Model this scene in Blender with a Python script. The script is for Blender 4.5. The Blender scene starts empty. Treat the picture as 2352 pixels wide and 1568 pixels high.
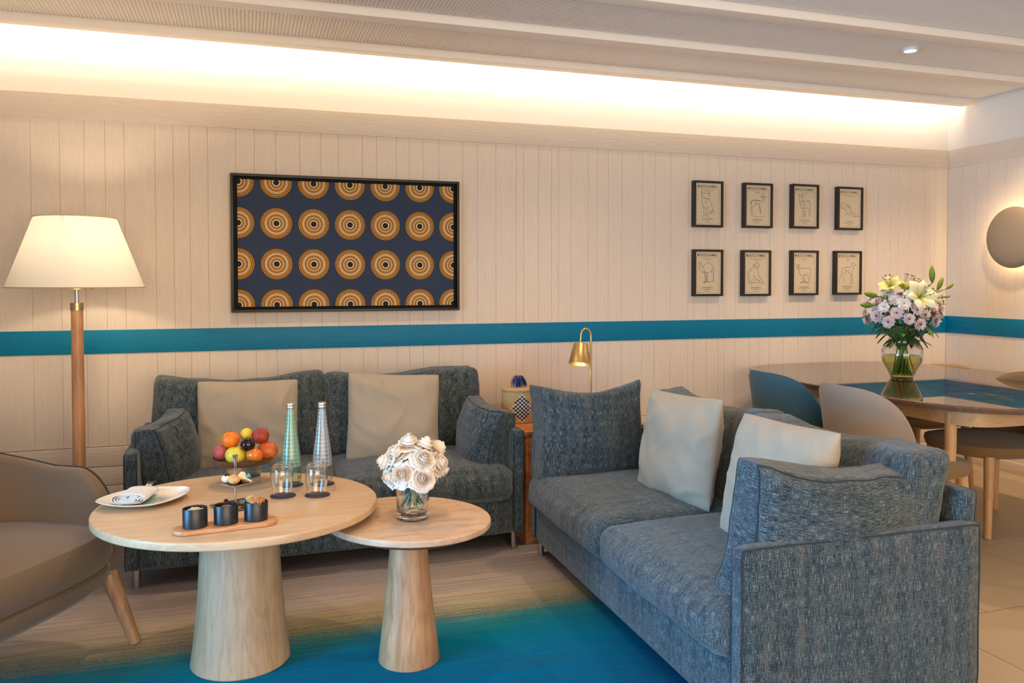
import bpy, bmesh, math, random
from mathutils import Vector, Matrix, noise as mn
PI = math.pi
random.seed(7)
SC = bpy.context.scene
COL = SC.collection
# ------------------------------------------------------------------ camera
cam_d = bpy.data.cameras.new('camera')
cam_d.sensor_width = 36.0
cam_d.lens = 1860.0 / 2352.0 * 36.0
cam_d.shift_y = -86.0 / 2352.0
cam_d.clip_start = 0.05
cam = bpy.data.objects.new('camera', cam_d)
COL.objects.link(cam)
cam.location = (0, 0, 1.3)
cam.rotation_euler = (math.radians(90 - 1.6), 0, math.radians(-18.2))
SC.camera = cam
# ------------------------------------------------------------------ world, exposure
w = bpy.data.worlds.new('world')
w.use_nodes = True
w.node_tree.nodes['Background'].inputs[0].default_value = (0.45, 0.6, 0.85, 1)
w.node_tree.nodes['Background'].inputs[1].default_value = 0.25
SC.world = w
SC.view_settings.view_transform = 'Standard'
SC.view_settings.look = 'None'
SC.view_settings.exposure = 0.07
SC.view_settings.gamma = 1.0
SC.view_settings.use_curve_mapping = False
cy = SC.cycles
cy.max_bounces = 7
cy.diffuse_bounces = 3
cy.glossy_bounces = 3
cy.transmission_bounces = 6
cy.transparent_max_bounces = 14
cy.caustics_reflective = False
cy.caustics_refractive = False
cy.sample_clamp_indirect = 6.0

def area(name, loc, rot, sx, sy, power, color, spread=180):
    l = bpy.data.lights.new(name, 'AREA')
    l.shape = 'RECTANGLE'; l.size = sx; l.size_y = sy
    l.energy = power; l.color = color; l.spread = math.radians(spread)
    o = bpy.data.objects.new(name, l); COL.objects.link(o)
    o.location = loc; o.rotation_euler = rot
    return o
def spot(name, loc, power, color, ang=80, blend=0.6, size=0.04, rot=(0, 0, 0)):
    l = bpy.data.lights.new(name, 'SPOT')
    l.energy = power; l.color = color; l.spot_size = math.radians(ang); l.spot_blend = blend
    l.shadow_soft_size = size
    o = bpy.data.objects.new(name, l); COL.objects.link(o)
    o.location = loc; o.rotation_euler = rot
    return o
WARM = (1.0, 0.70, 0.42)
WARM2 = (1.0, 0.71, 0.44)
# daylight through the window in the left wall; warm fill added behind the camera
area('window_daylight', (-2.94, 0.95, 1.05), (0, math.radians(-78), 0), 1.7, 2.2, 125, (0.19, 0.56, 1.0), 100)
area('warm_fill_behind', (0.9, -2.45, 1.45), (math.radians(98), 0, 0), 4.2, 2.0, 135, (1.0, 0.79, 0.56), 150)
# LED strip lying in the ceiling cove above the back wall
area('cove_strip', (0.95, 4.60, 2.615), (math.radians(78), 0, 0), 8.0, 0.02, 27, (1.0, 0.79, 0.56), 170)
# recessed ceiling downlights; the rightmost is added out of view to warm the wall
for i, (x, y, p) in enumerate([(3.54, 3.64, 80), (4.45, 3.64, 95), (0.1, 3.64, 44), (1.75, 3.64, 40), (0.9, 1.2, 34), (2.9, 1.4, 50), (-1.0, 1.4, 26), (0.55, 2.5, 30)]):
    spot('downlight_and_fill', (x, y, 2.575), p, WARM2, 118, 0.9, 0.05)

# ------------------------------------------------------------------ node helpers
def new_mat(name):
    m = bpy.data.materials.new(name); m.use_nodes = True
    nt = m.node_tree; nt.nodes.clear()
    out = nt.nodes.new('ShaderNodeOutputMaterial')
    return m, nt, out
class NT:
    def __init__(s, name):
        s.m, s.nt, s.out = new_mat(name)
    def n(s, typ, **kw):
        nd = s.nt.nodes.new(typ)
        for k, v in kw.items():
            setattr(nd, k, v)
        return nd
    def l(s, a, b): s.nt.links.new(a, b)
    def val(s, sock, v):
        if hasattr(v, 'is_linked') or isinstance(v, bpy.types.NodeSocket): s.l(v, sock)
        else: sock.default_value = v
    def math(s, op, a, b=0.0, c=None, clamp=False):
        nd = s.n('ShaderNodeMath', operation=op); nd.use_clamp = clamp
        s.val(nd.inputs[0], a); s.val(nd.inputs[1], b)
        if c is not None: s.val(nd.inputs[2], c)
        return nd.outputs[0]
    def mix(s, f, a, b, blend='MIX'):
        nd = s.n('ShaderNodeMix', data_type='RGBA', blend_type=blend)
        s.val(nd.inputs[0], f)
        s.val(nd.inputs[6], a if not isinstance(a, tuple) else (*a[:3], 1))
        s.val(nd.inputs[7], b if not isinstance(b, tuple) else (*b[:3], 1))
        return nd.outputs[2]
    def ramp(s, f, stops, interp='LINEAR'):
        nd = s.n('ShaderNodeValToRGB'); cr = nd.color_ramp; cr.interpolation = interp
        while len(cr.elements) < len(stops): cr.elements.new(0.5)
        for e, (p, c) in zip(cr.elements, stops):
            e.position = p; e.color = (*c[:3], 1) if not isinstance(c, (int, float)) else (c, c, c, 1)
        s.l(f, nd.inputs[0])
        return nd.outputs[0]
    def coord(s, kind='Object', scale=(1, 1, 1), rot=(0, 0, 0), loc=(0, 0, 0)):
        tc = s.n('ShaderNodeTexCoord'); mp = s.n('ShaderNodeMapping')
        s.l(tc.outputs[kind], mp.inputs[0])
        mp.inputs['Scale'].default_value = scale; mp.inputs['Rotation'].default_value = rot; mp.inputs['Location'].default_value = loc
        return mp.outputs[0]
    def noise(s, vec, scale=5, detail=3, rough=0.5, dist=0.0):
        nd = s.n('ShaderNodeTexNoise')
        s.l(vec, nd.inputs['Vector']); nd.inputs['Scale'].default_value = scale; nd.inputs['Detail'].default_value = detail
        nd.inputs['Roughness'].default_value = rough; nd.inputs['Distortion'].default_value = dist
        return nd.outputs[0]
    def bump(s, h, strength=0.3, dist=0.001):
        nd = s.n('ShaderNodeBump'); nd.inputs['Strength'].default_value = strength; nd.inputs['Distance'].default_value = dist
        s.l(h, nd.inputs['Height']); return nd.outputs[0]
    def pbsdf(s, color, rough=0.5, metal=0.0, normal=None, **kw):
        p = s.n('ShaderNodeBsdfPrincipled')
        s.val(p.inputs['Base Color'], color if not isinstance(color, tuple) else (*color[:3], 1))
        s.val(p.inputs['Roughness'], rough); s.val(p.inputs['Metallic'], metal)
        if normal is not None: s.l(normal, p.inputs['Normal'])
        for k, v in kw.items():
            s.val(p.inputs[k.replace('_', ' ')], v if not (isinstance(v, tuple) and len(v) == 3) else (*v, 1))
        return p
    def done(s, sh):
        s.l(sh.outputs[0] if hasattr(sh, 'outputs') else sh, s.out.inputs[0]); return s.m
def srgb(r, g, b):
    f = lambda c: c / 12.92 if c <= 0.04045 else ((c + 0.055) / 1.055) ** 2.4
    return (f(r / 255), f(g / 255), f(b / 255))
def plain(name, col, rough=0.5, metal=0.0, var=0.0, scale=40, bump=0.0, **kw):
    t = NT(name); v = t.coord('Object')
    c = col; nrm = None
    if var or bump:
        f = t.noise(v, scale, 4)
        if var: c = t.mix(f, tuple(x * (1 - var) for x in col), tuple(min(1, x * (1 + var)) for x in col))
        if bump: nrm = t.bump(f, bump, 0.002)
    return t.done(t.pbsdf(c, rough, metal, nrm, **kw))

# ------------------------------------------------------------------ materials
def m_panel(name, base, grain_axis='z', tint=0.06, rough=0.55, bump=0.35):
    t = NT(name)
    sc = (70, 70, 5) if grain_axis == 'z' else ((4, 4, 60) if grain_axis == 'h' else (5, 70, 70))
    v = t.coord('Object', scale=sc)
    n1 = t.noise(v, 1.0, 4, 0.6, 1.3)
    v2 = t.coord('Object', scale=tuple(x * 0.16 for x in sc))
    n2 = t.noise(v2, 1.0, 2, 0.5, 2.5)
    wv = t.math('SINE', t.math('MULTIPLY', n2, 60.0))
    h = t.math('ADD', n1, t.math('MULTIPLY', wv, 0.22))
    f = t.math('MULTIPLY_ADD', h, 1.0, -0.1, clamp=True)
    col = t.mix(f, tuple(x * (1 - tint) for x in base), tuple(x * (1 + tint * .5) for x in base))
    p = t.pbsdf(col, rough, 0, t.bump(h, bump, 0.0015)); p.inputs['Specular IOR Level'].default_value = 0.25
    return t.done(p)
PANEL = m_panel('painted_board', (0.76, 0.645, 0.54), 'z')
PANELH = m_panel('painted_board_horizontal', (0.72, 0.615, 0.515), 'h', bump=0.6)
TEAL = m_panel('teal_board', srgb(0, 118, 156), 'h', 0.12, 0.5, 0.3)
PLASTER = plain('cove_plaster', (0.80, 0.755, 0.70), 0.8)
GROOVE = plain('groove_shade', (0.42, 0.36, 0.30), 0.8)
CEIL = plain('ceiling_paint', (0.93, 0.85, 0.76), 0.7)
CEILB = plain('beam_paint', (0.92, 0.85, 0.77), 0.6, var=0.03, scale=20)

def m_wood(name, c1, c2, axis='x', scale=1.0, rough=0.42, staves=0.0, bump=0.12):
    t = NT(name)
    s = {'x': (2.2, 30, 30), 'y': (30, 2.2, 30), 'z': (30, 30, 2.2)}[axis]
    v = t.coord('Object', scale=tuple(q * scale for q in s))
    n1 = t.noise(v, 1.0, 5, 0.62, 0.8)
    s2 = {'x': (1.0, 7, 7), 'y': (7, 1.0, 7), 'z': (7, 7, 1.0)}[axis]
    v2 = t.coord('Object', scale=tuple(q * scale for q in s2))
    n2 = t.noise(v2, 1.0, 2, 0.5, 0.7)
    ring = t.math('MULTIPLY_ADD', t.math('SINE', t.math('MULTIPLY', n2, 42.0)), 0.5, 0.5)
    f = t.math('ADD', t.math('MULTIPLY', n1, 0.86), t.math('MULTIPLY', ring, 0.14))
    v3 = t.coord('Object', scale=tuple(q * scale * 4 for q in s))
    pores = t.noise(v3, 1.0, 2, 0.5, 0)
    col = t.ramp(f, [(0.28, c2), (0.62, c1)])
    col = t.mix(t.ramp(pores, [(0.30, 0.35), (0.42, 0.0)]), col, tuple(x * 0.72 for x in c2))
    if staves:
        tc = t.n('ShaderNodeTexCoord'); sp = t.n('ShaderNodeSeparateXYZ'); t.l(tc.outputs['Object'], sp.inputs[0])
        ang = t.math('ARCTAN2', sp.outputs[0], sp.outputs[1])
        k = t.math('FLOOR', t.math('MULTIPLY_ADD', ang, staves / (2 * PI), 0.37))
        wn = t.n('ShaderNodeTexWhiteNoise', noise_dimensions='1D'); t.l(k, wn.inputs[1])
        fr = t.math('FRACT', t.math('MULTIPLY_ADD', ang, staves / (2 * PI), 0.37))
        edge = t.math('LESS_THAN', fr, 0.012)
        col = t.mix(t.math('MULTIPLY', wn.outputs[0], 0.35), col, tuple(x * 0.75 for x in c1))
        col = t.mix(t.math('MULTIPLY', edge, 0.35), col, tuple(x * 0.4 for x in c2))
    return t.done(t.pbsdf(col, rough, 0, t.bump(f, bump, 0.001)))
OAK = m_wood('pale_oak', srgb(214, 180, 142), srgb(200, 162, 124), 'x', 1.5, 0.38)
OAKBASE = m_wood('pale_oak_staves', srgb(194, 166, 134), srgb(170, 140, 108), 'z', 1.5, 0.45, 11)
OAKBASE2 = m_wood('honey_oak', srgb(200, 155, 115), srgb(160, 112, 74), 'z', 1.3, 0.42, 7)
OAKLEG = m_wood('ash_leg', srgb(206, 164, 120), srgb(190, 144, 100), 'z', 1.6, 0.42)
DARKLEG = m_wood('brown_oak_leg', srgb(176, 138, 104), srgb(150, 112, 82), 'z', 1.6, 0.42)
APRON = m_wood('pale_apron_wood', srgb(204, 166, 122), srgb(190, 150, 108), 'x', 1.0, 0.4)
LAMPWOOD = m_wood('lamp_pole_wood', srgb(204, 152, 110), srgb(176, 120, 82), 'z', 1.4, 0.4)
CABWOOD = m_wood('warm_cabinet_wood', srgb(196, 128, 74), srgb(150, 88, 46), 'x', 1.0, 0.35)
BOARDW = m_wood('serving_board_wood', srgb(206, 150, 105), srgb(170, 108, 68), 'x', 2.0, 0.45)
DISHW = m_wood('dark_wood_dish', srgb(104, 74, 52), srgb(66, 44, 30), 'x', 2.5, 0.45)

def m_trav():
    t = NT('travertine_top')
    v = t.coord('Object', scale=(7, 34, 20), rot=(0, 0, 0.35))
    f = t.noise(v, 1.0, 6, 0.65, 0.6)
    v2 = t.coord('Object', scale=(60, 190, 190), rot=(0, 0, 0.35))
    p = t.noise(v2, 1, 2, 0.5)
    col = t.ramp(f, [(0.3, srgb(188, 150, 120)), (0.5, srgb(206, 170, 138)), (0.7, srgb(216, 184, 154))])
    col = t.mix(t.ramp(p, [(0.27, 0.8), (0.36, 0.0)]), col, srgb(160, 115, 84))
    return t.done(t.pbsdf(col, 0.48, 0, t.bump(f, 0.05, 0.001)))
TRAV = m_trav()

def m_tweed():
    t = NT('blue_grey_tweed')
    v1 = t.coord('UV', scale=(520, 36, 1)); a = t.noise(v1, 1, 2, 0.6)
    v2 = t.coord('UV', scale=(42, 430, 1)); b = t.noise(v2, 1, 2, 0.6)
    v3 = t.coord('UV', scale=(320, 320, 1)); c = t.noise(v3, 1, 1, 0.5)
    v4 = t.coord('UV', scale=(38, 5, 1)); d = t.noise(v4, 1, 3, 0.6)
    v5 = t.coord('UV', scale=(5, 38, 1)); e = t.noise(v5, 1, 3, 0.6)
    s = t.math('ADD', t.math('MULTIPLY', a, 0.50), t.math('MULTIPLY', b, 0.22))
    s = t.math('ADD', s, t.math('MULTIPLY', c, 0.28))
    s = t.math('ADD', s, t.math('MULTIPLY', t.math('SUBTRACT', d, 0.5), 0.16))
    s = t.math('ADD', s, t.math('MULTIPLY', t.math('SUBTRACT', e, 0.5), 0.08))
    col = t.ramp(s, [(0.40, (0.009, 0.013, 0.018)), (0.48, (0.028, 0.042, 0.054)), (0.555, (0.085, 0.124, 0.140)), (0.655, (0.33, 0.40, 0.385))])
    col = t.mix(t.ramp(d, [(0.46, 0.0), (0.70, 0.55)]), col, (0.085, 0.068, 0.056))
    h = t.math('ADD', a, b)
    p = t.pbsdf(col, 0.9, 0, t.bump(h, 0.55, 0.002), Sheen_Weight=0.25, Sheen_Roughness=0.5)
    p.inputs['Specular IOR Level'].default_value = 0.15
    return t.done(p)
TWEED = m_tweed()
def m_cloth(name, base, var=0.12, sc=600, rough=0.95, sheen=0.2, blotch=0.0):
    t = NT(name)
    v = t.coord('UV', scale=(sc, sc * 0.35, 1)); a = t.noise(v, 1, 2, 0.6)
    v2 = t.coord('UV', scale=(sc * 0.35, sc, 1)); b = t.noise(v2, 1, 2, 0.6)
    s = t.math('ADD', t.math('MULTIPLY', a, 0.5), t.math('MULTIPLY', b, 0.5))
    col = t.ramp(s, [(0.36, tuple(x * (1 - 2.2 * var) for x in base)), (0.5, base), (0.64, tuple(min(1, x * (1 + 2 * var)) for x in base))])
    p = t.pbsdf(col, rough, 0, t.bump(s, 0.3, 0.001), Sheen_Weight=sheen, Sheen_Roughness=0.5)
    p.inputs['Specular IOR Level'].default_value = 0.15
    return t.done(p)
LINEN = m_cloth('beige_linen', srgb(168, 153, 133), 0.06)
ARMFAB = m_cloth('taupe_wool', srgb(118, 99, 80), 0.10, 500)
TAUPE_PIPE = plain('dark_piping', srgb(52, 50, 48), 0.8)
TWEEDPIPE = m_cloth('tweed_piping', (0.022, 0.03, 0.038), 0.3, 500)
CH_TEAL = m_cloth('teal_chair_wool', srgb(62, 96, 108), 0.08, 500)
CH_GREY = m_cloth('grey_chair_wool', srgb(158, 142, 128), 0.08, 500)
CH_BROWN = m_cloth('brown_chair_wool', srgb(132, 106, 74), 0.08, 500)
CH_TAN = m_cloth('tan_chair_wool', srgb(172, 145, 108), 0.08, 500)
NAPKIN = m_cloth('white_napkin', (0.80, 0.79, 0.78), 0.02, 300)

def m_rug():
    t = NT('ombre_rug')
    tc = t.n('ShaderNodeTexCoord'); sp = t.n('ShaderNodeSeparateXYZ'); t.l(tc.outputs['Object'], sp.inputs[0])
    v = t.coord('Object', scale=(3.2, 75, 1)); streak = t.noise(v, 1, 4, 0.65, 0.3)
    v2 = t.coord('Object', scale=(16, 150, 1)); fine = t.noise(v2, 1, 3, 0.7, 0.2)
    v3 = t.coord('Object', scale=(1.3, 1.7, 1)); big = t.noise(v3, 1, 3, 0.5)
    y = t.math('ADD', sp.outputs[1], t.math('MULTIPLY', t.math('SUBTRACT', streak, 0.5), 0.20))
    y = t.math('ADD', y, t.math('MULTIPLY', t.math('SUBTRACT', fine, 0.5), 0.18))
    y = t.math('ADD', y, t.math('MULTIPLY', t.math('SUBTRACT', big, 0.5), 0.14))
    stp = t.noise(t.coord('Object', scale=(90, 190, 1)), 1, 2, 0.6)
    y = t.math('ADD', y, t.math('MULTIPLY', t.math('SUBTRACT', stp, 0.5), 0.26))
    f = t.math('MULTIPLY_ADD', y, 0.5, -0.9, clamp=True)      # y 1.8 -> 0, 3.8 -> 1
    col = t.ramp(f, [(0.0, srgb(0, 92, 140)), (0.36, srgb(0, 110, 156)), (0.50, srgb(0, 126, 160)), (0.575, srgb(48, 136, 146)),
                     (0.61, srgb(150, 146, 118)), (0.66, srgb(186, 172, 140)), (0.74, srgb(194, 178, 166)), (0.86, srgb(178, 165, 160)), (1.0, srgb(158, 145, 142))])
    dash = t.math('MULTIPLY', t.ramp(fine, [(0.56, 0.0), (0.60, 1.0)]), t.ramp(f, [(0.57, 0.0), (0.60, 0.75), (0.66, 0.35), (0.70, 0.0)]))
    col = t.mix(dash, col, srgb(40, 95, 105))
    v4 = t.coord('Object', scale=(1.8, 95, 1), loc=(3, 1, 0)); st = t.noise(v4, 1, 3, 0.6)
    col = t.mix(t.math('MULTIPLY', t.ramp(st, [(0.40, 0.0), (0.62, 0.62)]), 1.0), col, t.mix(0.5, col, (0.035, 0.03, 0.03)))
    pile = t.noise(t.coord('Object'), 420, 2)
    p = t.pbsdf(col, 0.95, 0, t.bump(t.math('ADD', pile, t.math('MULTIPLY', fine, 0.8)), 0.6, 0.004))
    p.inputs['Specular IOR Level'].default_value = 0.03
    return t.done(p)
RUG = m_rug()
def m_tiles():
    t = NT('stone_floor_tiles')
    v = t.coord('Object', loc=(0.24, -0.55, 0))
    b = t.n('ShaderNodeTexBrick'); t.l(v, b.inputs[0])
    b.offset = 0.5; b.inputs['Scale'].default_value = 1.0
    b.inputs['Brick Width'].default_value = 0.60; b.inputs['Row Height'].default_value = 0.62
    b.inputs['Mortar Size'].default_value = 0.0022; b.inputs['Mortar Smooth'].default_value = 0.2
    b.inputs['Color1'].default_value = (*srgb(184, 164, 136), 1); b.inputs['Color2'].default_value = (*srgb(177, 157, 129), 1)
    b.inputs['Mortar'].default_value = (*srgb(120, 98, 74), 1)
    n1 = t.noise(t.coord('Object'), 26, 5, 0.7)
    n2 = t.noise(t.coord('Object'), 160, 2, 0.5)
    col = t.mix(t.ramp(n1, [(0.4, 0.0), (0.75, 0.25)]), b.outputs[0], srgb(170, 140, 104))
    col = t.mix(t.ramp(n2, [(0.30, 0.35), (0.36, 0.0)]), col, srgb(150, 116, 82))
    return t.done(t.pbsdf(col, 0.38))
TILES = m_tiles()
def m_marble():
    t = NT('brown_marble')
    v = t.coord('Object', scale=(1, 1, 1), rot=(0.2, 0.1, 0.5))
    w1 = t.noise(v, 3.0, 8, 0.62, 1.4)
    vein = t.math('ABSOLUTE', t.math('SUBTRACT', w1, 0.5))
    w2 = t.noise(v, 1.3, 6, 0.6, 0.8)
    gate = t.ramp(w2, [(0.5, 0.0), (0.62, 1.0)])
    base = t.noise(v, 11, 6, 0.65)
    col = t.ramp(base, [(0.3, srgb(46, 32, 24)), (0.55, srgb(72, 52, 40)), (0.75, srgb(96, 72, 56))])
    vm = t.math('MULTIPLY', t.ramp(vein, [(0.0, 0.9), (0.008, 0.0)]), gate)
    col = t.mix(vm, col, srgb(190, 165, 138))
    return t.done(t.pbsdf(col, 0.015, 0, None, IOR=2.3))
MARBLE = m_marble()
MARBLE_EDGE = plain('marble_edge', srgb(112, 88, 72), 0.3, var=0.6, scale=60)

STEEL = plain('brushed_steel', (0.55, 0.55, 0.56), 0.28, 1.0)
STEELD = plain('polished_steel', (0.62, 0.60, 0.58), 0.12, 1.0)
BRASS = plain('satin_brass', (0.56, 0.40, 0.18), 0.38, 1.0)
BRASSA = plain('aged_brass', (0.48, 0.38, 0.20), 0.35, 1.0)
BLACKW = plain('black_frame_wood', (0.012, 0.010, 0.008), 0.45)
BLACKM = plain('black_mount', (0.004, 0.004, 0.004), 0.9)
BOWLB = plain('black_stone_bowl', (0.014, 0.016, 0.020), 0.36, 0, var=0.9, scale=50)
COASTER = plain('dark_leather_coaster', srgb(52, 42, 50), 0.6)
CERAM = plain('glazed_white_ceramic', (0.80, 0.79, 0.76), 0.08)
PAPER = plain('cream_paper', srgb(224, 204, 172), 0.9, var=0.03, scale=12)
INK = plain('brown_ink', srgb(52, 36, 26), 0.9)
WHITEP = plain('white_enamel', (0.85, 0.84, 0.82), 0.4)
SCONCE = plain('grey_sconce_disc', srgb(150, 132, 110), 0.5)

def schlick(t, f0):
    lw = t.n('ShaderNodeLayerWeight'); lw.inputs[0].default_value = 0.5
    return t.math('MULTIPLY_ADD', t.math('POWER', lw.outputs['Facing'], 3.2), 1 - f0, f0)
def m_glass(name, tint=(0.97, 0.98, 0.98), gloss=1.0, ior=1.45):
    t = NT(name)
    fr = schlick(t, ((ior - 1) / (ior + 1)) ** 2)
    tr = t.n('ShaderNodeBsdfTransparent'); tr.inputs[0].default_value = (*tint, 1)
    gl = t.n('ShaderNodeBsdfGlossy'); gl.inputs[0].default_value = (1, 1, 1, 1); gl.inputs['Roughness'].default_value = 0.02
    mx = t.n('ShaderNodeMixShader')
    t.l(t.math('MULTIPLY', fr, gloss, clamp=True), mx.inputs[0]); t.l(tr.outputs[0], mx.inputs[1]); t.l(gl.outputs[0], mx.inputs[2])
    return t.done(mx)
GLASS = m_glass('clear_glass', (0.94, 0.96, 0.97), 1.2)
GLASST = m_glass('thick_clear_glass', (0.975, 0.985, 0.985), 1.7)
WATER = m_glass('vase_water', (0.96, 0.975, 0.95), 1.2, 1.33)
WATERY = m_glass('yellow_vase_water', (0.84, 0.82, 0.46), 0.6, 1.33)
PICGLASS = m_glass('picture_glass', (0.985, 0.985, 0.985), 0.55)
def m_bottle(name, tint, pat):
    t = NT(name)
    tc = t.n('ShaderNodeTexCoord'); sp = t.n('ShaderNodeSeparateXYZ'); t.l(tc.outputs['UV'], sp.inputs[0])
    u = t.math('MULTIPLY', sp.outputs[0], 15.0); v = t.math('MULTIPLY', sp.outputs[1], 1.0 / 0.0145)
    fu = t.math('SUBTRACT', t.math('FRACT', u), 0.5); fv = t.math('SUBTRACT', t.math('FRACT', v), 0.5)
    r = t.math('SQRT', t.math('ADD', t.math('MULTIPLY', fu, fu), t.math('MULTIPLY', fv, fv)))
    ring = t.math('LESS_THAN', t.math('ABSOLUTE', t.math('SUBTRACT', r, 0.22)), 0.06)
    dm = t.math('ADD', t.math('ABSOLUTE', fu), t.math('ABSOLUTE', fv))
    dia = t.math('LESS_THAN', t.math('ABSOLUTE', t.math('SUBTRACT', dm, 0.46)), 0.055)
    dot = t.math('LESS_THAN', r, 0.07)
    k = t.math('MAXIMUM', t.math('MAXIMUM', ring, dia), dot)
    lim = t.math('MULTIPLY', t.math('GREATER_THAN', sp.outputs[1], 0.102), t.math('LESS_THAN', sp.outputs[1], 0.312))
    k = t.math('MULTIPLY', t.math('MULTIPLY', k, lim), 0.45)
    haze = t.math('MULTIPLY', lim, 0.15)
    k = t.math('MAXIMUM', k, haze)
    fr = schlick(t, 0.045)
    tr = t.n('ShaderNodeBsdfTransparent'); t.val(tr.inputs[0], t.mix(lim, (0.95, 0.97, 0.97), tint))
    df = t.n('ShaderNodeBsdfDiffuse'); df.inputs[0].default_value = (*pat, 1)
    m1 = t.n('ShaderNodeMixShader'); t.l(k, m1.inputs[0]); t.l(tr.outputs[0], m1.inputs[1]); t.l(df.outputs[0], m1.inputs[2])
    gl = t.n('ShaderNodeBsdfGlossy'); gl.inputs['Roughness'].default_value = 0.04
    mx = t.n('ShaderNodeMixShader'); t.l(t.math('MULTIPLY', fr, 1.2, clamp=True), mx.inputs[0]); t.l(m1.outputs[0], mx.inputs[1]); t.l(gl.outputs[0], mx.inputs[2])
    return t.done(mx)
BOTG = m_bottle('green_printed_glass', (0.72, 0.92, 0.80), (0.55, 0.78, 0.62))
BOTC = m_bottle('white_printed_glass', (0.92, 0.94, 0.95), (0.80, 0.82, 0.82))

def m_shade():
    t = NT('cream_lampshade_fabric')
    df = t.n('ShaderNodeBsdfDiffuse'); df.inputs[0].default_value = (0.86, 0.80, 0.68, 1)
    tl = t.n('ShaderNodeBsdfTranslucent'); tl.inputs[0].default_value = (0.86, 0.80, 0.71, 1)
    mx = t.n('ShaderNodeMixShader'); mx.inputs[0].default_value = 0.19
    t.l(df.outputs[0], mx.inputs[1]); t.l(tl.outputs[0], mx.inputs[2])
    return t.done(mx)
SHADE = m_shade()
def m_emit(name, col, st):
    t = NT(name); e = t.n('ShaderNodeEmission'); e.inputs[0].default_value = (*col, 1); e.inputs[1].default_value = st
    return t.done(e)
EMW = m_emit('lit_lamp_lens', (1, 0.95, 0.86), 9.0)
EMB = m_emit('lit_bulb', (1, 0.80, 0.45), 14.0)

def m_print():
    t = NT('wax_print_fabric')
    tc = t.n('ShaderNodeTexCoord'); sp = t.n('ShaderNodeSeparateXYZ'); t.l(tc.outputs['UV'], sp.inputs[0])
    PX, PZ = 0.2015, 0.2255
    fx = t.math('MULTIPLY', t.math('SUBTRACT', t.math('FRACT', t.math('MULTIPLY_ADD', sp.outputs[0], 1 / PX, 0.5 + 20)), 0.5), PX)
    fz = t.math('MULTIPLY', t.math('SUBTRACT', t.math('FRACT', t.math('MULTIPLY_ADD', sp.outputs[1], 1 / PZ, 0.5 + 20)), 0.5), PZ)
    r = t.math('DIVIDE', t.math('SQRT', t.math('ADD', t.math('MULTIPLY', fx, fx), t.math('MULTIPLY', fz, fz))), 0.0862)
    th = t.math('DIVIDE', t.math('ARCTAN2', fx, fz), 2 * PI)
    base = t.ramp(r, [(0.0, srgb(6, 8, 26)), (0.185, srgb(240, 222, 176)), (0.245, srgb(150, 98, 20)), (0.365, srgb(222, 190, 140)),
                      (0.44, srgb(202, 130, 38)), (0.60, srgb(246, 230, 200)), (0.71, srgb(216, 150, 44)), (0.965, srgb(58, 30, 20))], 'CONSTANT')
    # rings of dark seeds
    dots = None
    for (rc, hw, nn, ph, aw) in [(0.90, 0.055, 46, 0.0, 0.30), (0.785, 0.05, 46, 0.5, 0.28), (0.665, 0.05, 46, 0.0, 0.24), (0.57, 0.034, 46, 0.5, 0.25), (0.50, 0.026, 46, 0.0, 0.26), (0.405, 0.02, 46, 0.5, 0.24)]:
        a = t.math('SUBTRACT', t.math('FRACT', t.math('MULTIPLY_ADD', th, nn, ph + 50)), 0.5)
        a = t.math('DIVIDE', a, aw)
        b = t.math('DIVIDE', t.math('SUBTRACT', r, rc), hw)
        d = t.math('LESS_THAN', t.math('ADD', t.math('MULTIPLY', a, a), t.math('MULTIPLY', b, b)), 1.0)
        dots = d if dots is None else t.math('MAXIMUM', dots, d)
    base = t.mix(dots, base, srgb(34, 8, 16))
    inside = t.math('LESS_THAN', r, 1.0)
    # weave-dotted navy ground
    gx = t.math('SUBTRACT', t.math('FRACT', t.math('MULTIPLY', sp.outputs[0], 210)), 0.5)
    gz = t.math('SUBTRACT', t.math('FRACT', t.math('MULTIPLY', sp.outputs[1], 210)), 0.5)
    gd = t.math('LESS_THAN', t.math('ADD', t.math('MULTIPLY', gx, gx), t.math('MULTIPLY', gz, gz)), 0.06)
    gn = t.noise(t.coord('UV', scale=(500, 500, 1)), 1, 2)
    ground = t.mix(gn, srgb(10, 30, 60), srgb(24, 50, 86))
    ground = t.mix(t.math('MULTIPLY', gd, 0.55), ground, srgb(84, 98, 112))
    return t.done(t.pbsdf(t.mix(inside, ground, base), 0.75))
PRINT = m_print()

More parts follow.
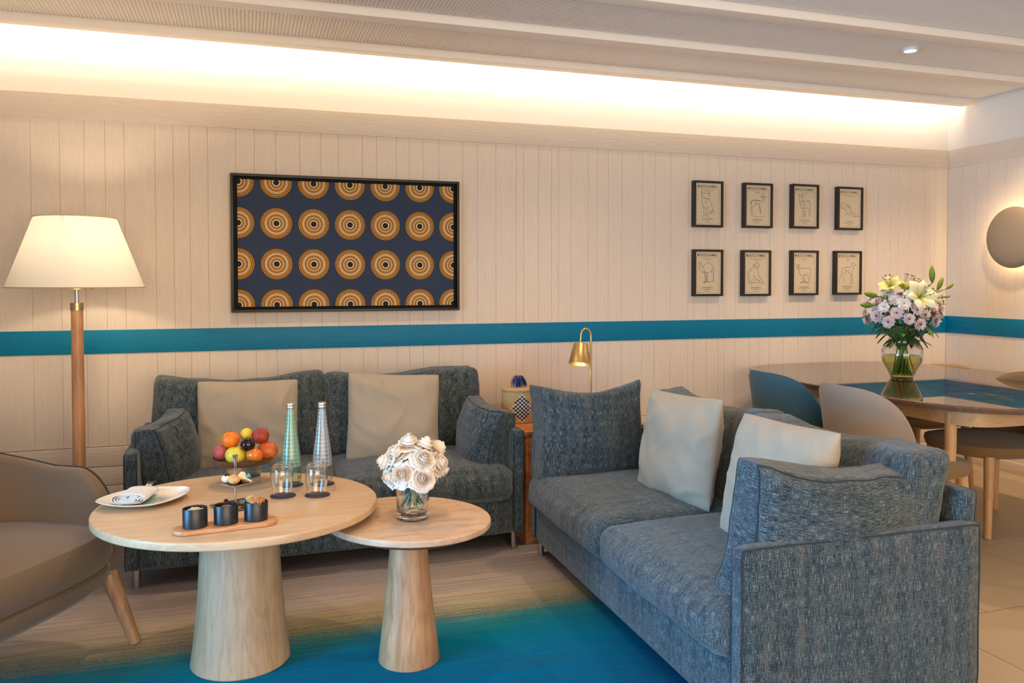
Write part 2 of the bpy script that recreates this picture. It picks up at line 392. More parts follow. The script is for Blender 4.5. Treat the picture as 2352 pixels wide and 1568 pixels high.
def m_basket():
    t = NT('woven_basket_straw')
    tc = t.n('ShaderNodeTexCoord'); sp = t.n('ShaderNodeSeparateXYZ'); t.l(tc.outputs['UV'], sp.inputs[0])
    # u 0..1 around, v height in metres
    coil = 0.0095
    row = t.math('FLOOR', t.math('DIVIDE', sp.outputs[1], coil))
    uu = t.math('MULTIPLY', sp.outputs[0], 52.0)
    colm = t.math('FLOOR', uu)
    chk = t.math('MODULO', t.math('ADD', t.math('ADD', row, colm), 100), 2.0)
    du = t.math('ABSOLUTE', t.math('SUBTRACT', colm, 10.0)); dv = t.math('ABSOLUTE', t.math('SUBTRACT', row, 16.0))
    dia = t.math('LESS_THAN', t.math('ADD', t.math('DIVIDE', du, 5.2), t.math('DIVIDE', dv, 7.6)), 1.0)
    stitch = t.math('SUBTRACT', t.math('FRACT', t.math('MULTIPLY', sp.outputs[0], 104.0)), 0.5)
    st = t.math('ABSOLUTE', stitch)
    cz = t.math('ABSOLUTE', t.math('SUBTRACT', t.math('FRACT', t.math('DIVIDE', sp.outputs[1], coil)), 0.5))
    n = t.noise(t.coord('UV', scale=(60, 400, 1)), 1, 3)
    straw = t.mix(n, srgb(196, 152, 96), srgb(228, 194, 142))
    straw = t.mix(t.ramp(cz, [(0.34, 0.0), (0.5, 0.6)]), straw, srgb(120, 78, 40))
    straw = t.mix(t.ramp(st, [(0.40, 0.0), (0.5, 0.45)]), straw, srgb(120, 78, 40))
    ck = t.mix(chk, srgb(16, 22, 70), srgb(225, 215, 200))
    col = t.mix(dia, straw, ck)
    h = t.math('SUBTRACT', 1.0, t.math('MULTIPLY', t.math('MAXIMUM', cz, st), 1.6))
    return t.done(t.pbsdf(col, 0.75, 0, t.bump(h, 0.8, 0.003)))
BASKET = m_basket()
YARNB = plain('navy_yarn', srgb(20, 34, 105), 0.9)
YARNW = plain('cream_yarn', srgb(214, 205, 195), 0.9)

def petal_mat(name, c_in, c_out, rough=0.6, tl=0.25):
    t = NT(name)
    tc = t.n('ShaderNodeTexCoord'); sp = t.n('ShaderNodeSeparateXYZ'); t.l(tc.outputs['UV'], sp.inputs[0])
    col = t.mix(t.ramp(sp.outputs[1], [(0.0, 0.0), (0.75, 1.0)]), c_in, c_out)
    p = t.pbsdf(col, rough)
    tr = t.n('ShaderNodeBsdfTranslucent'); t.l(col, tr.inputs[0])
    mx = t.n('ShaderNodeMixShader'); mx.inputs[0].default_value = tl
    t.l(p.outputs[0], mx.inputs[1]); t.l(tr.outputs[0], mx.inputs[2])
    return t.done(mx)
ROSEP = petal_mat('cream_rose_petal', srgb(250, 222, 196), srgb(252, 244, 232))
ROSEC = petal_mat('pink_rose_heart', srgb(240, 150, 110), srgb(248, 215, 195))
LILYP = petal_mat('pale_lily_petal', srgb(222, 214, 120), srgb(248, 240, 206))
LILYY = petal_mat('yellow_lily_petal', srgb(214, 210, 90), srgb(246, 234, 160))
MUMP = petal_mat('pink_mum_petal', srgb(220, 190, 160), srgb(238, 218, 218))
MUMW = petal_mat('white_mum_petal', srgb(228, 216, 176), srgb(244, 240, 240))
BUD = petal_mat('green_lily_bud', srgb(110, 140, 40), srgb(190, 196, 84))
STEM = plain('green_stem', srgb(70, 108, 44), 0.5)
LEAF = plain('dark_leaf', srgb(34, 66, 26), 0.5, var=0.3, scale=30)
LEAFL = plain('bright_leaf', srgb(96, 130, 50), 0.5, var=0.2, scale=30)
POLLEN = plain('brown_anther', srgb(92, 50, 26), 0.8)

# ------------------------------------------------------------------ mesh builder
class MB:
    def __init__(s): s.v = []; s.f = []; s.uv = []; s.mi = []
    def add(s, verts, faces, uvs=None, mi=0, M=None):
        b = len(s.v)
        for p in verts:
            p = Vector(p)
            s.v.append(M @ p if M is not None else p)
        for k, f in enumerate(faces):
            s.f.append([b + i for i in f]); s.mi.append(mi)
            s.uv.append(uvs[k] if uvs else None)
        return s
    def box(s, x0, x1, y0, y1, z0, z1, mi=0, M=None):
        v = [(x0, y0, z0), (x1, y0, z0), (x1, y1, z0), (x0, y1, z0), (x0, y0, z1), (x1, y0, z1), (x1, y1, z1), (x0, y1, z1)]
        return s.add(v, [(0, 3, 2, 1), (4, 5, 6, 7), (0, 1, 5, 4), (1, 2, 6, 5), (2, 3, 7, 6), (3, 0, 4, 7)], None, mi, M)
    def grid(s, fn, nu, nv, mi=0, closeu=False, uvf=None, M=None):
        vs = []
        for j in range(nv + 1):
            for i in range(nu + (0 if closeu else 1)):
                vs.append(fn(i / nu, j / nv))
        W = nu if closeu else nu + 1
        fs = []; us = []
        g = uvf or (lambda a, b: (a, b))
        for j in range(nv):
            for i in range(nu):
                a = j * W + i; b = j * W + (i + 1) % W; c = (j + 1) * W + (i + 1) % W; d = (j + 1) * W + i
                fs.append((a, b, c, d))
                us.append([g(i / nu, j / nv), g((i + 1) / nu, j / nv), g((i + 1) / nu, (j + 1) / nv), g(i / nu, (j + 1) / nv)])
        return s.add(vs, fs, us, mi, M)
    def lathe(s, prof, seg=48, c=(0, 0, 0), sx=1, sy=1, mi=0, M=None, cap=True, closed=False):
        n = len(prof); vs = []
        for (r, z) in prof:
            for i in range(seg):
                a = 2 * PI * i / seg
                vs.append((c[0] + r * sx * math.cos(a), c[1] + r * sy * math.sin(a), c[2] + z))
        L = [0]
        for k in range(1, n): L.append(L[-1] + math.hypot(prof[k][0] - prof[k - 1][0], prof[k][1] - prof[k - 1][1]))
        fs = []; us = []
        for k in range(n - 1):
            for i in range(seg):
                j = (i + 1) % seg
                fs.append((k * seg + i, k * seg + j, (k + 1) * seg + j, (k + 1) * seg + i))
                us.append([(i / seg, L[k]), ((i + 1) / seg, L[k]), ((i + 1) / seg, L[k + 1]), (i / seg, L[k + 1])])
        if cap and prof[0][0] > 1e-5: fs.append(tuple(reversed(range(seg)))); us.append([(0, 0)] * seg)
        if cap and prof[-1][0] > 1e-5: fs.append(tuple((n - 1) * seg + i for i in range(seg))); us.append([(0, 0)] * seg)
        return s.add(vs, fs, us, mi, M)
    def tube(s, pts, rad, seg=10, mi=0, closed=False, M=None, cap=True):
        pts = [Vector(p) for p in pts]; n = len(pts)
        rad = rad if isinstance(rad, (list, tuple)) else [rad] * n
        vs = []; prev = None
        for i in range(n):
            if closed: tg = pts[(i + 1) % n] - pts[i - 1]
            else: tg = pts[min(i + 1, n - 1)] - pts[max(i - 1, 0)]
            tg = tg.normalized() if tg.length > 1e-9 else Vector((0, 0, 1))
            if prev is None:
                a = Vector((0, 0, 1)) if abs(tg.z) < 0.9 else Vector((1, 0, 0))
                nx = tg.cross(a).normalized()
            else:
                nx = (prev - tg * prev.dot(tg)).normalized()
            prev = nx; ny = tg.cross(nx)
            for k in range(seg):
                a = 2 * PI * k / seg
                vs.append(pts[i] + (nx * math.cos(a) + ny * math.sin(a)) * rad[i])
        fs = []
        for i in range(n if closed else n - 1):
            i2 = (i + 1) % n
            for k in range(seg):
                fs.append((i * seg + k, i * seg + (k + 1) % seg, i2 * seg + (k + 1) % seg, i2 * seg + k))
        if not closed and cap:
            fs.append(tuple(reversed(range(seg)))); fs.append(tuple((n - 1) * seg + k for k in range(seg)))
        return s.add(vs, fs, None, mi, M)
    def loft(s, rings, mi=0, M=None, caps=True):
        n = len(rings[0]); vs = [p for r in rings for p in r]; fs = []
        for k in range(len(rings) - 1):
            for i in range(n):
                j = (i + 1) % n
                fs.append((k * n + i, k * n + j, (k + 1) * n + j, (k + 1) * n + i))
        if caps:
            fs.append(tuple(reversed(range(n)))); fs.append(tuple((len(rings) - 1) * n + i for i in range(n)))
        return s.add(vs, fs, None, mi, M)
    def build(s, name, mats, parent=None, smooth=True, bevel=0, sub=0, loc=None, rot=None, auto=40):
        me = bpy.data.meshes.new(name)
        me.from_pydata([tuple(p) for p in s.v], [], s.f)
        mats = mats if isinstance(mats, (list, tuple)) else [mats]
        for m in mats: me.materials.append(m)
        me.polygons.foreach_set('material_index', s.mi)
        uvl = me.uv_layers.new(name='UVMap').data
        li = 0
        for k, f in enumerate(s.f):
            u = s.uv[k]
            if u is None:
                pl = me.polygons[k]; nrm = pl.normal; ax = max(range(3), key=lambda q: abs(nrm[q]))
                for i in f:
                    p = s.v[i]
                    uvl[li].uv = (p.y, p.z) if ax == 0 else ((p.x, p.z) if ax == 1 else (p.x, p.y)); li += 1
            else:
                for q in u: uvl[li].uv = q; li += 1
        bm = bmesh.new(); bm.from_mesh(me)
        bmesh.ops.recalc_face_normals(bm, faces=bm.faces)
        for f in bm.faces: f.smooth = smooth
        if smooth and auto:
            lim = math.radians(auto)
            for e in bm.edges:
                if len(e.link_faces) == 2 and e.calc_face_angle(0) > lim: e.smooth = False
        bm.to_mesh(me); bm.free(); me.update()
        o = bpy.data.objects.new(name, me); COL.objects.link(o)
        if parent is not None: o.parent = parent
        if loc is not None: o.location = loc
        if rot is not None: o.rotation_euler = rot
        if bevel:
            b = o.modifiers.new('bevel', 'BEVEL'); b.width = bevel; b.segments = 3; b.limit_method = 'ANGLE'
            for p in me.polygons: p.use_smooth = True
        if sub:
            m = o.modifiers.new('sub', 'SUBSURF'); m.levels = sub; m.render_levels = sub
        return o

def tag(o, label=None, cat=None, group=None, kind=None):
    if label: o['label'] = label
    if cat: o['category'] = cat
    if group: o['group'] = group
    if kind: o['kind'] = kind
    return o
def thing(name, label, cat, loc=(0, 0, 0), rz=0.0, group=None, rot=None):
    o = bpy.data.objects.new(name, None); COL.objects.link(o)
    o.empty_display_size = 0.05
    o.location = loc; o.rotation_euler = rot if rot else (0, 0, rz)
    return tag(o, label, cat, group)
def struct(o): o['kind'] = 'structure'; return o
def copy_tree(o, loc=None, rot=None, label=None, parent=None):
    c = o.copy(); COL.objects.link(c)
    if parent is not None: c.parent = parent
    if loc is not None: c.location = loc
    if rot is not None: c.rotation_euler = rot
    if label: c['label'] = label
    for ch in [x for x in COL.objects if x.parent == o]:
        d = copy_tree(ch, parent=c); d.parent = c; d.matrix_parent_inverse = ch.matrix_parent_inverse.copy()
    return c
def sq(c, p): return math.copysign(abs(c) ** p, c)
def superring(a, b, n, z, N=72, cx=0, cy=0, ph=0):
    e = 2.0 / n
    return [(cx + a * sq(math.cos(2 * PI * i / N + ph), e), cy + b * sq(math.sin(2 * PI * i / N + ph), e), z) for i in range(N)]
def slab(mb, a, b, n, z0, z1, r, N=96, cx=0, cy=0, mi=0, steps=5, rot=0, under=None):
    rings = []
    prof = []
    for k in range(steps + 1):
        t = PI / 2 * k / steps
        prof.append((-r + r * math.sin(t), z0 + r - r * math.cos(t)))
    for k in range(steps + 1):
        t = PI / 2 * k / steps
        prof.append((-r + r * math.cos(t), z1 - r + r * math.sin(t)))
    if under: prof = under + prof
    for (o, z) in prof:
        ring = superring(a + o, b + o, n, z, N)
        if rot: ring = [(x * math.cos(rot) - y * math.sin(rot), x * math.sin(rot) + y * math.cos(rot), z) for x, y, z in ring]
        rings.append([(x + cx, y + cy, z) for x, y, z in ring])
    return mb.loft(rings, mi)

# ------------------------------------------------------------------ room shell
YB, XR, XL, YF = 4.706, 4.943, -3.0, -2.6
ZF0, ZF1 = 2.135, 2.264
back_x = [-3.0, -2.88, -2.78, -2.65, -2.54, -2.40, -2.31, -2.2, -2.06, -1.97, -1.86, -1.75, -1.62, -1.55, -1.44, -1.33, -1.2,
          -1.037, -.905, -.791, -.693, -.602, -.453, -.363, -.282, -.19, -.045, .052, .165, .294, .411, .508, .643, .725, .839, .915, .995,
          1.092, 1.237, 1.328, 1.445, 1.574, 1.622, 1.718, 1.805, 1.852, 1.936, 2.052, 2.112, 2.191, 2.286, 2.431, 2.521, 2.637, 2.768,
          2.813, 2.91, 2.999, 3.044, 3.13, 3.243, 3.319, 3.399, 3.514, 3.635, 3.75, 3.878, 3.992, 4.086, 4.199, 4.306, 4.422, 4.492, 4.591, 4.731, 4.824, 4.943]
def board_strip(mb, xs, z0, z1, y, horiz=False):
    pr = []
    g = 0.0011
    for i in range(len(xs) - 1):
        a, b = xs[i], xs[i + 1]
        pr += [(a, 0.003), (a + g, 0.0), (b - g, 0.0), (b, 0.003)]
    return pr
def panel_back(mb, xs, z0, z1):
    pr = board_strip(mb, xs, z0, z1, YB)
    vs = []; fs = []
    for (x, d) in pr: vs += [(x, YB + d, z0), (x, YB + d, z1)]
    mi = []
    for i in range(len(pr) - 1):
        if pr[i][0] == pr[i + 1][0]: continue
        fs.append((2 * i, 2 * i + 2, 2 * i + 3, 2 * i + 1))
    mb.add(vs, fs)
def panel_right(mb, ys, z0, z1):
    pr = board_strip(mb, ys, z0, z1, XR)
    vs = []; fs = []
    for (y, d) in pr: vs += [(XR + d, y, z0), (XR + d, y, z1)]
    for i in range(len(pr) - 1):
        if pr[i][0] == pr[i + 1][0]: continue
        fs.append((2 * i, 2 * i + 1, 2 * i + 3, 2 * i + 2))
    mb.add(vs, fs)
mb = MB(); panel_back(mb, back_x, 0.432, ZF0)
mb.box(XL, XR, YB, YB + 0.2, 0.0, 0.428, mi=1)          # low horizontal boards, base board follows
mb.box(XL, XR + 0.05, YB + 0.006, YB + 0.2, 0.0, ZF1 - 0.002, mi=0)
mb.box(XL, XR + 0.25, YB + 0.05, YB + 0.2, ZF1 - 0.002, 2.95, mi=2)
struct(mb.build('wall_back', [PANEL, PANELH, PLASTER], smooth=False))
mb = MB()
for z0, z1 in ((0.0, 0.118), (0.122, 0.223), (0.226, 0.323), (0.326, 0.428)): mb.box(XL, XR, YB - 0.012, YB + 0.01, z0, z1)
struct(mb.build('baseboard_back', PANELH, smooth=False, bevel=0.002))
mb = MB(); mb.box(XL, XR, YB - 0.006, YB + 0.05, ZF0, ZF1)
mb.box(XR - 0.006, XR + 0.05, YF, YB - 0.006, ZF0, ZF1)
struct(mb.build('trim_1', PANELH, smooth=False, bevel=0.002))
mb = MB(); mb.box(XL, XR, YB - 0.006, YB + 0.002, 0.921, 1.045)
mb.box(XR - 0.006, XR + 0.002, YF, YB - 0.006, 0.921, 1.045)
struct(mb.build('trim_2', TEAL, smooth=False, bevel=0.0015))
rnd = random.Random(3)
ys = [4.706, 4.581, 4.462, 4.362, 4.225, 4.136]
while ys[-1] > YF: ys.append(ys[-1] - rnd.choice((0.09, 0.1, 0.115, 0.13, 0.145)))
ys[-1] = YF; ys = list(reversed(ys))
mb = MB(); panel_right(mb, ys, 0.0, ZF0)
mb.box(XR + 0.006, XR + 0.2, YF, YB + 0.02, 0.0, ZF1 - 0.002, mi=0)
mb.box(XR + 0.05, XR + 0.2, YF, YB + 0.06, ZF1 - 0.002, 2.95, mi=1)
struct(mb.build('wall_right', [PANEL, PLASTER], smooth=False))
mb = MB(); mb.box(XR - 0.014, XR, YF, YB, 0.0, 0.075)
struct(mb.build('baseboard_right', PANELH, smooth=False, bevel=0.002))
# left wall with a large window, wall behind the camera with another
mb = MB()
mb.box(XL - 0.15, XL, YF, -0.2, 0, 2.95); mb.box(XL - 0.15, XL, 2.9, YB + 0.2, 0, 2.95)
mb.box(XL - 0.15, XL, -0.2, 2.9, 0, 0.18); mb.box(XL - 0.15, XL, -0.2, 2.9, 2.35, 2.95)
struct(mb.build('wall_left', PANELH, smooth=False))
mb = MB()
for y in (-0.2, 0.55, 1.31, 2.07, 2.85): mb.box(XL - 0.1, XL - 0.04, y, y + 0.05, 0.18, 2.35)
mb.box(XL - 0.1, XL - 0.04, -0.2, 2.9, 0.18, 0.23); mb.box(XL - 0.1, XL - 0.04, -0.2, 2.9, 2.30, 2.35)
struct(mb.build('window_1', WHITEP, smooth=False))
mb = MB()
mb.box(XL, -1.3, YF - 0.15, YF, 0, 2.95); mb.box(3.1, XR + .2, YF - 0.15, YF, 0, 2.95)
mb.box(-1.3, 3.1, YF - 0.15, YF, 0, 0.4); mb.box(-1.3, 3.1, YF - 0.15, YF, 2.5, 2.95)
struct(mb.build('wall_front', PANELH, smooth=False))
mb = MB()
for x in (-1.3, 0.15, 1.6, 3.05): mb.box(x, x + 0.05, YF - 0.1, YF - 0.04, 0.4, 2.5)
mb.box(-1.3, 3.1, YF - 0.1, YF - 0.04, 0.4, 0.45); mb.box(-1.3, 3.1, YF - 0.1, YF - 0.04, 2.45, 2.5)
struct(mb.build('window_2', WHITEP, smooth=False))
mb = MB(); mb.box(XL - .15, XR + 0.2, YF - .15, YB + 0.2, -0.1, 0.0)
struct(mb.build('floor', TILES, smooth=False))
# ceiling: ribbed panels between shallow beams
ZC = 2.60
mb = MB()
def ribs(y0, y1, pitch=0.018):
    n = int((XR + 0.05 - (-1.9)) / pitch); vs = []; fs = []
    K = 5
    for i in range(n):
        x0 = -1.9 + i * pitch
        for k in range(K + 1):
            a = PI * k / K
            x = x0 + pitch * 0.5 * (1 - math.cos(a)); z = ZC + 0.006 - 0.0060 * math.sin(a) ** 0.8
            vs += [(x, y0, z), (x, y1, z)]
            if k: b = len(vs) - 4; fs.append((b, b + 1, b + 3, b + 2))
    mb.add(vs, fs)
ribs(3.996, 4.484); ribs(3.396, 3.894); ribs(2.75, 3.294)
mb.box(XL, XR + 0.05, YF, 2.75, ZC, 2.62)
mb.box(XL - .15, XR + 0.05, YF - .15, 4.577, 2.612, 2.95)
mb.box(XL - .15, XR + 0.2, 4.5, YB + 0.2, 2.86, 2.95)
mb.box(XL - .15, XR + 0.2, YF - .15, YB + 0.2, 2.95, 3.0)
struct(mb.build('ceiling', CEIL, auto=50))
mb = MB()
for (y0, y1) in ((4.49, 4.577), (3.90, 3.995), (3.30, 3.395), (2.66, 2.75), (2.0, 2.095)):
    mb.box(XL, XR - (0.02 if y0 > 4.4 else -0.045), y0, y1, 2.56, 2.64)
struct(mb.build('trim_3', CEILB, smooth=False, bevel=0.003))

# downlight fitting
dl = thing('ceiling_downlight', 'round white recessed downlight glowing in the ribbed ceiling', 'ceiling light', (3.54, 3.64, 2.585))
MB().lathe([(0.032, 0.02), (0.032, 0.0), (0.042, -0.002), (0.044, 0.004), (0.044, 0.02)], 40).build('trim_ring', WHITEP, dl)
MB().lathe([(0.0, 0.006), (0.032, 0.005), (0.032, 0.012)], 40).build('lens', EMW, dl)

# ------------------------------------------------------------------ rug
mb = MB(); mb.box(-2.6, 1.9, 0.6, 4.45, 0.0, 0.012)
tag(mb.build('area_rug', RUG, smooth=False, bevel=0.004), 'large wool rug fading from beige to deep turquoise under the sofas', 'rug')
RZ = 0.012

# ------------------------------------------------------------------ soft shapes
def rbox(mb, a, b, c, r, puff, n=14, center=(0, 0, 0), M=None, wob=0.0, seed=0, shape=None, uvrot=False):
    """rounded, puffed box with unfolded cloth UVs; returns the deform function"""
    A = Vector((a, b, c))
    def deform(p):
        q = Vector((p[0] * a, p[1] * b, p[2] * c))
        inner = Vector([max(-(A[i] - r), min(A[i] - r, q[i])) for i in range(3)])
        d = q - inner
        if d.length > 1e-9: q = inner + d.normalized() * r
        u, v, w_ = p
        q.x += math.copysign(1, u) * puff[0] * (1 - v * v) * (1 - w_ * w_) * abs(u) ** 2
        q.y += math.copysign(1, v) * puff[1] * (1 - u * u) * (1 - w_ * w_) * abs(v) ** 2
        q.z += math.copysign(1, w_) * puff[2] * (1 - u * u) * (1 - v * v) * abs(w_) ** 2
        if wob:
            nz = mn.noise_vector(q * 7.0 + Vector((seed * 3.1, seed, 0)))
            nz2 = mn.noise_vector(q * 18.0 + Vector((seed, 0, seed * 2)))
            q += nz * wob + nz2 * wob * 0.35
        if shape: q = shape(q, p)
        q = q + Vector(center)
        return M @ q if M is not None else q
    def face(ax, sgn):
        o = [i for i in range(3) if i != ax]
        L0, L1 = A[o[0]], A[o[1]]
        def fn(i, j):
            p = [0, 0, 0]; p[ax] = sgn
            # cluster samples near the edges
            f = lambda t: math.sin((t - 0.5) * PI) * 0.5 + 0.5 * (2 * t - 1)
            p[o[0]] = max(-1, min(1, f(i))); p[o[1]] = max(-1, min(1, f(j)))
            return deform(p)
        off = (ax * 1.7, sgn * 0.9)
        def uvf(i, j):
            f = lambda t: math.sin((t - 0.5) * PI) * 0.5 + 0.5 * (2 * t - 1)
            return (f(i) * L0 + off[0], f(j) * L1 + off[1]) if not uvrot else (f(j) * L1 + off[1], f(i) * L0 + off[0])
        mb.grid(fn, n, n, uvf=uvf)
    for ax in range(3):
        for sgn in (-1, 1): face(ax, sgn)
    return deform
def weld(o, d=0.0004):
    bm = bmesh.new(); bm.from_mesh(o.data)
    bmesh.ops.remove_doubles(bm, verts=bm.verts, dist=d)
    bmesh.ops.recalc_face_normals(bm, faces=bm.faces)
    for e in bm.edges: e.smooth = True
    for f in bm.faces: f.smooth = True
    bm.to_mesh(o.data); bm.free()
    return o
def piping(deform, sy, n=18, r=0.004, axis=1):
    """welt running round the face at p[axis]=sy"""
    pts = []
    cs = [(-1, -1), (1, -1), (1, 1), (-1, 1)]
    for k in range(4):
        (a0, b0), (a1, b1) = cs[k], cs[(k + 1) % 4]
        for i in range(n):
            t = i / n
            u, v = a0 + (a1 - a0) * t, b0 + (b1 - b0) * t
            p = [0, 0, 0]; o = [i2 for i2 in range(3) if i2 != axis]
            p[axis] = sy; p[o[0]] = u; p[o[1]] = v
            pts.append(deform(p))
    return pts

def make_sofa(name, label, loc, rz, W=1.756, bz=(0, 0)):
    s = thing(name, label, 'sofa', loc, rz, 'blue grey tweed sofas')
    h = W / 2
    mb = MB(); rbox(mb, h - 0.053, 0.369, 0.09, 0.02, (0, 0, 0), 10, (0, 0.371, 0.163), wob=0.002)
    weld(mb.build('base', TWEED, s))
    for sx in (-1, 1):
        mb = MB()
        d = rbox(mb, 0.0275, 0.408, 0.248, 0.014, (0.002, 0, 0), 12, (sx * (h - 0.0275), 0.408, 0.326), wob=0.002, seed=sx)
        o = weld(mb.build('arm', TWEED, s))
        for q in (-1, 1):
            pts = piping(d, q, 16, axis=0)
            MB().tube(pts, 0.003, 6, closed=True).build('piping', TWEEDPIPE, o)
    mb = MB()
    def lean(q, p): return Vector((q.x, q.y + (q.z + 0.3) * 0.10, q.z))
    d = rbox(mb, h - 0.035, 0.027, 0.285, 0.014, (0, 0.002, 0), 14, (0, 0.755, 0.378), shape=lean, wob=0.002, seed=4)
    o = weld(mb.build('backrest', TWEED, s))
    MB().tube(piping(d, 1, 20, axis=1), 0.003, 6, closed=True).build('piping', TWEEDPIPE, o)
    cw = (h - 0.058) / 2
    for k, sx in enumerate((-1, 1)):
        mb = MB()
        def crown(q, p):
            q = q.copy()
            if p[1] < 0: q.y -= 0.020 * (1 - p[0] ** 4) * (1 - p[2] ** 2)
            return q
        rbox(mb, cw + 0.004, 0.345, 0.078, 0.052, (0.0, 0.006, 0.032), 18, (sx * cw, 0.306, 0.322), wob=0.006, seed=k + 5, shape=crown)
        weld(mb.build('seat_cushion', TWEED, s))
        mb = MB()
        def slump(q, p, k=k):
            q = q.copy()
            q.y += (q.z) * 0.24 + 0.02 * math.sin(p[0] * 3 + k)
            if p[2] > 0: q.z += p[2] * (0.018 * math.cos(p[0] * 3.1 + 0.6 * k) * -1 + 0.006)
            return q
        rbox(mb, cw + 0.006, 0.088, 0.195, 0.040, (0, 0.03, 0.0), 18, (sx * (cw + 0.002), 0.655, 0.598 + bz[k]), wob=0.011, seed=k + 9, shape=slump)
        weld(mb.build('back_cushion', TWEED, s))
    for (x, y) in ((-h + 0.045, 0.035), (h - 0.045, 0.035), (-h + 0.045, 0.70), (h - 0.045, 0.70)):
        MB().lathe([(0.014, 0.0), (0.014, 0.1)], 20, (x, y, 0)).build('leg', STEEL, s)
    return s
make_sofa('sofa', 'two-seat blue-grey tweed sofa against the panelled back wall', (0.3885, 3.662, RZ), 0)
SR = math.radians(-90.9)
make_sofa('sofa', 'two-seat blue-grey tweed sofa standing end-on at right, its arm nearest the viewer', (1.262, 2.715, RZ), SR, bz=(-0.045, -0.035))

def arm_cushion(label, loc, rot, a=0.22, b=0.075, c=0.215, seed=0, name='throw_cushion', uvrot=False, sag=0.0, pipe=True):
    mb = MB()
    def ears(q, p):
        q = q.copy(); e = (abs(p[0]) * abs(p[2])) ** 3
        q.x *= 1 + 0.05 * e; q.z *= 1 + 0.06 * e; q.x *= 1 - 0.05 * (1 - p[2] ** 2) * 0.8
        q.z *= 1 - 0.05 * (1 - p[0] ** 2)
        q.y *= 1 - 0.30 * e
        q.z -= sag * (1 - p[0] ** 2) * (p[2] + 1) * 0.5
        q.y += 0.02 * math.sin(p[0] * 2.4 + seed)
        return q
    t = thing(name, label, 'cushion', loc, group='tweed cushions on the sofas', rot=rot)
    d = rbox(mb, a, b, c, 0.03, (0.0, 0.042, 0.0), 20, (0, 0, c), wob=0.012, seed=seed, shape=ears, uvrot=uvrot)
    weld(mb.build('cover', TWEED, t))
    for q in ((-1, 1) if pipe else ()):
        pts = piping(d, q * 0.93, 18, axis=1)
        MB().tube(pts, 0.0028, 6, closed=True).build('piping', TWEEDPIPE, t)
    return t
def pillow(label, loc, rot, W=0.46, H=0.45, T=0.078, seed=0):
    mb = MB()
    def shp(u, v, sgn):
        x, z = 2 * u - 1, 2 * v - 1
        e = (abs(x) * abs(z)) ** 5
        X = x * W / 2 * (1 - 0.05 * (1 - z * z)) * (1 - 0.035 * e); Z = z * H / 2 * (1 - 0.05 * (1 - x * x)) * (1 - 0.035 * e)
        th = T * (max(0, 1 - abs(x) ** 3.2) ** 0.5) * (max(0, 1 - abs(z) ** 3.2) ** 0.5) * (1 - 0.25 * e)
        q = Vector((X, sgn * th, Z))
        nz = mn.noise(Vector((X * 7 + seed * 5, Z * 7, sgn))) * 0.013 + mn.noise(Vector((X * 16 + Z * 9 + seed, Z * 5, sgn * 2))) * 0.008
        # creases radiating from the corners and a sag line near the bottom
        cr = math.sin((x * 5 + z * 6 + seed) * 1.6) * 0.006 * (abs(x * z))
        rg = (1 - abs(mn.noise(Vector((X * 4.2 + seed * 3, Z * 6.5 - seed, 1.3 * sgn))))) ** 9 * 0.011 - 0.004
        rg += (1 - abs(mn.noise(Vector((X * 9 - seed, Z * 3.0 + seed, 4.3 * sgn))))) ** 12 * 0.007 * (abs(x) + abs(z)) * .6
        q.y += (nz + cr + sgn * rg) * min(1, th / T * 1.6)
        q.y += 0.02 * (1 - x * x) * (z * 0.5)
        q.z += H / 2
        return q
    N = 46
    f = lambda t: t + 0.0
    g = lambda a, b: (a * W, b * H)
    cl = lambda t: 0.5 + 0.5 * math.sin((t - 0.5) * PI)
    mb.grid(lambda a, b: shp(cl(a), cl(b), -1), N, N, uvf=lambda a, b: (cl(a) * W, cl(b) * H))
    mb.grid(lambda a, b: shp(cl(a), cl(b), 1), N, N, uvf=lambda a, b: (cl(a) * W, cl(b) * H + 2))
    o = weld(mb.build('scatter_pillow', LINEN))
    o.location = loc; o.rotation_euler = rot
    return tag(o, label, 'pillow', 'plain beige pillows on the sofas')
R = math.radians
# sofa by the wall
pillow('square beige pillow on the left half of the back-wall sofa', (0.006, 4.0, 0.392), (R(-15), R(1), R(2)), 0.475, 0.45, seed=1)
pillow('square beige pillow on the right half of the back-wall sofa', (0.69, 4.0, 0.40), (R(-15), R(3), R(-3)), 0.475, 0.45, seed=2)
arm_cushion('tweed cushion slumped on the left arm of the back-wall sofa', (-0.312, 3.915, 0.395), (R(-8), R(-9), R(74)), 0.15, 0.066, 0.150, seed=3)
arm_cushion('tweed cushion propped on the right arm of the back-wall sofa', (1.085, 3.875, 0.385), (R(-8), R(8), R(-67)), 0.158, 0.066, 0.156, seed=4)
# sofa at right
arm_cushion('large upright tweed cushion against the far arm of the right-hand sofa', (1.525, 3.445, 0.400), (R(-9), 0, R(-2)), 0.262, 0.085, 0.212, seed=5, sag=0.035, pipe=False)
arm_cushion('tweed cushion lying over the near arm of the right-hand sofa, closest to viewer', (1.605, 1.985, 0.375), (R(8), R(7), R(-2)), 0.315, 0.07, 0.195, seed=6, uvrot=True)
pillow('beige pillow tilted in the far corner of the right-hand sofa', (1.655, 2.93, 0.395), (R(-10), R(-1), R(-78)), 0.44, 0.45, seed=5)
pillow('beige pillow behind the nearest tweed cushion of the right-hand sofa', (1.61, 2.25, 0.40), (R(-14), R(0), R(-83)), 0.45, 0.45, seed=8)

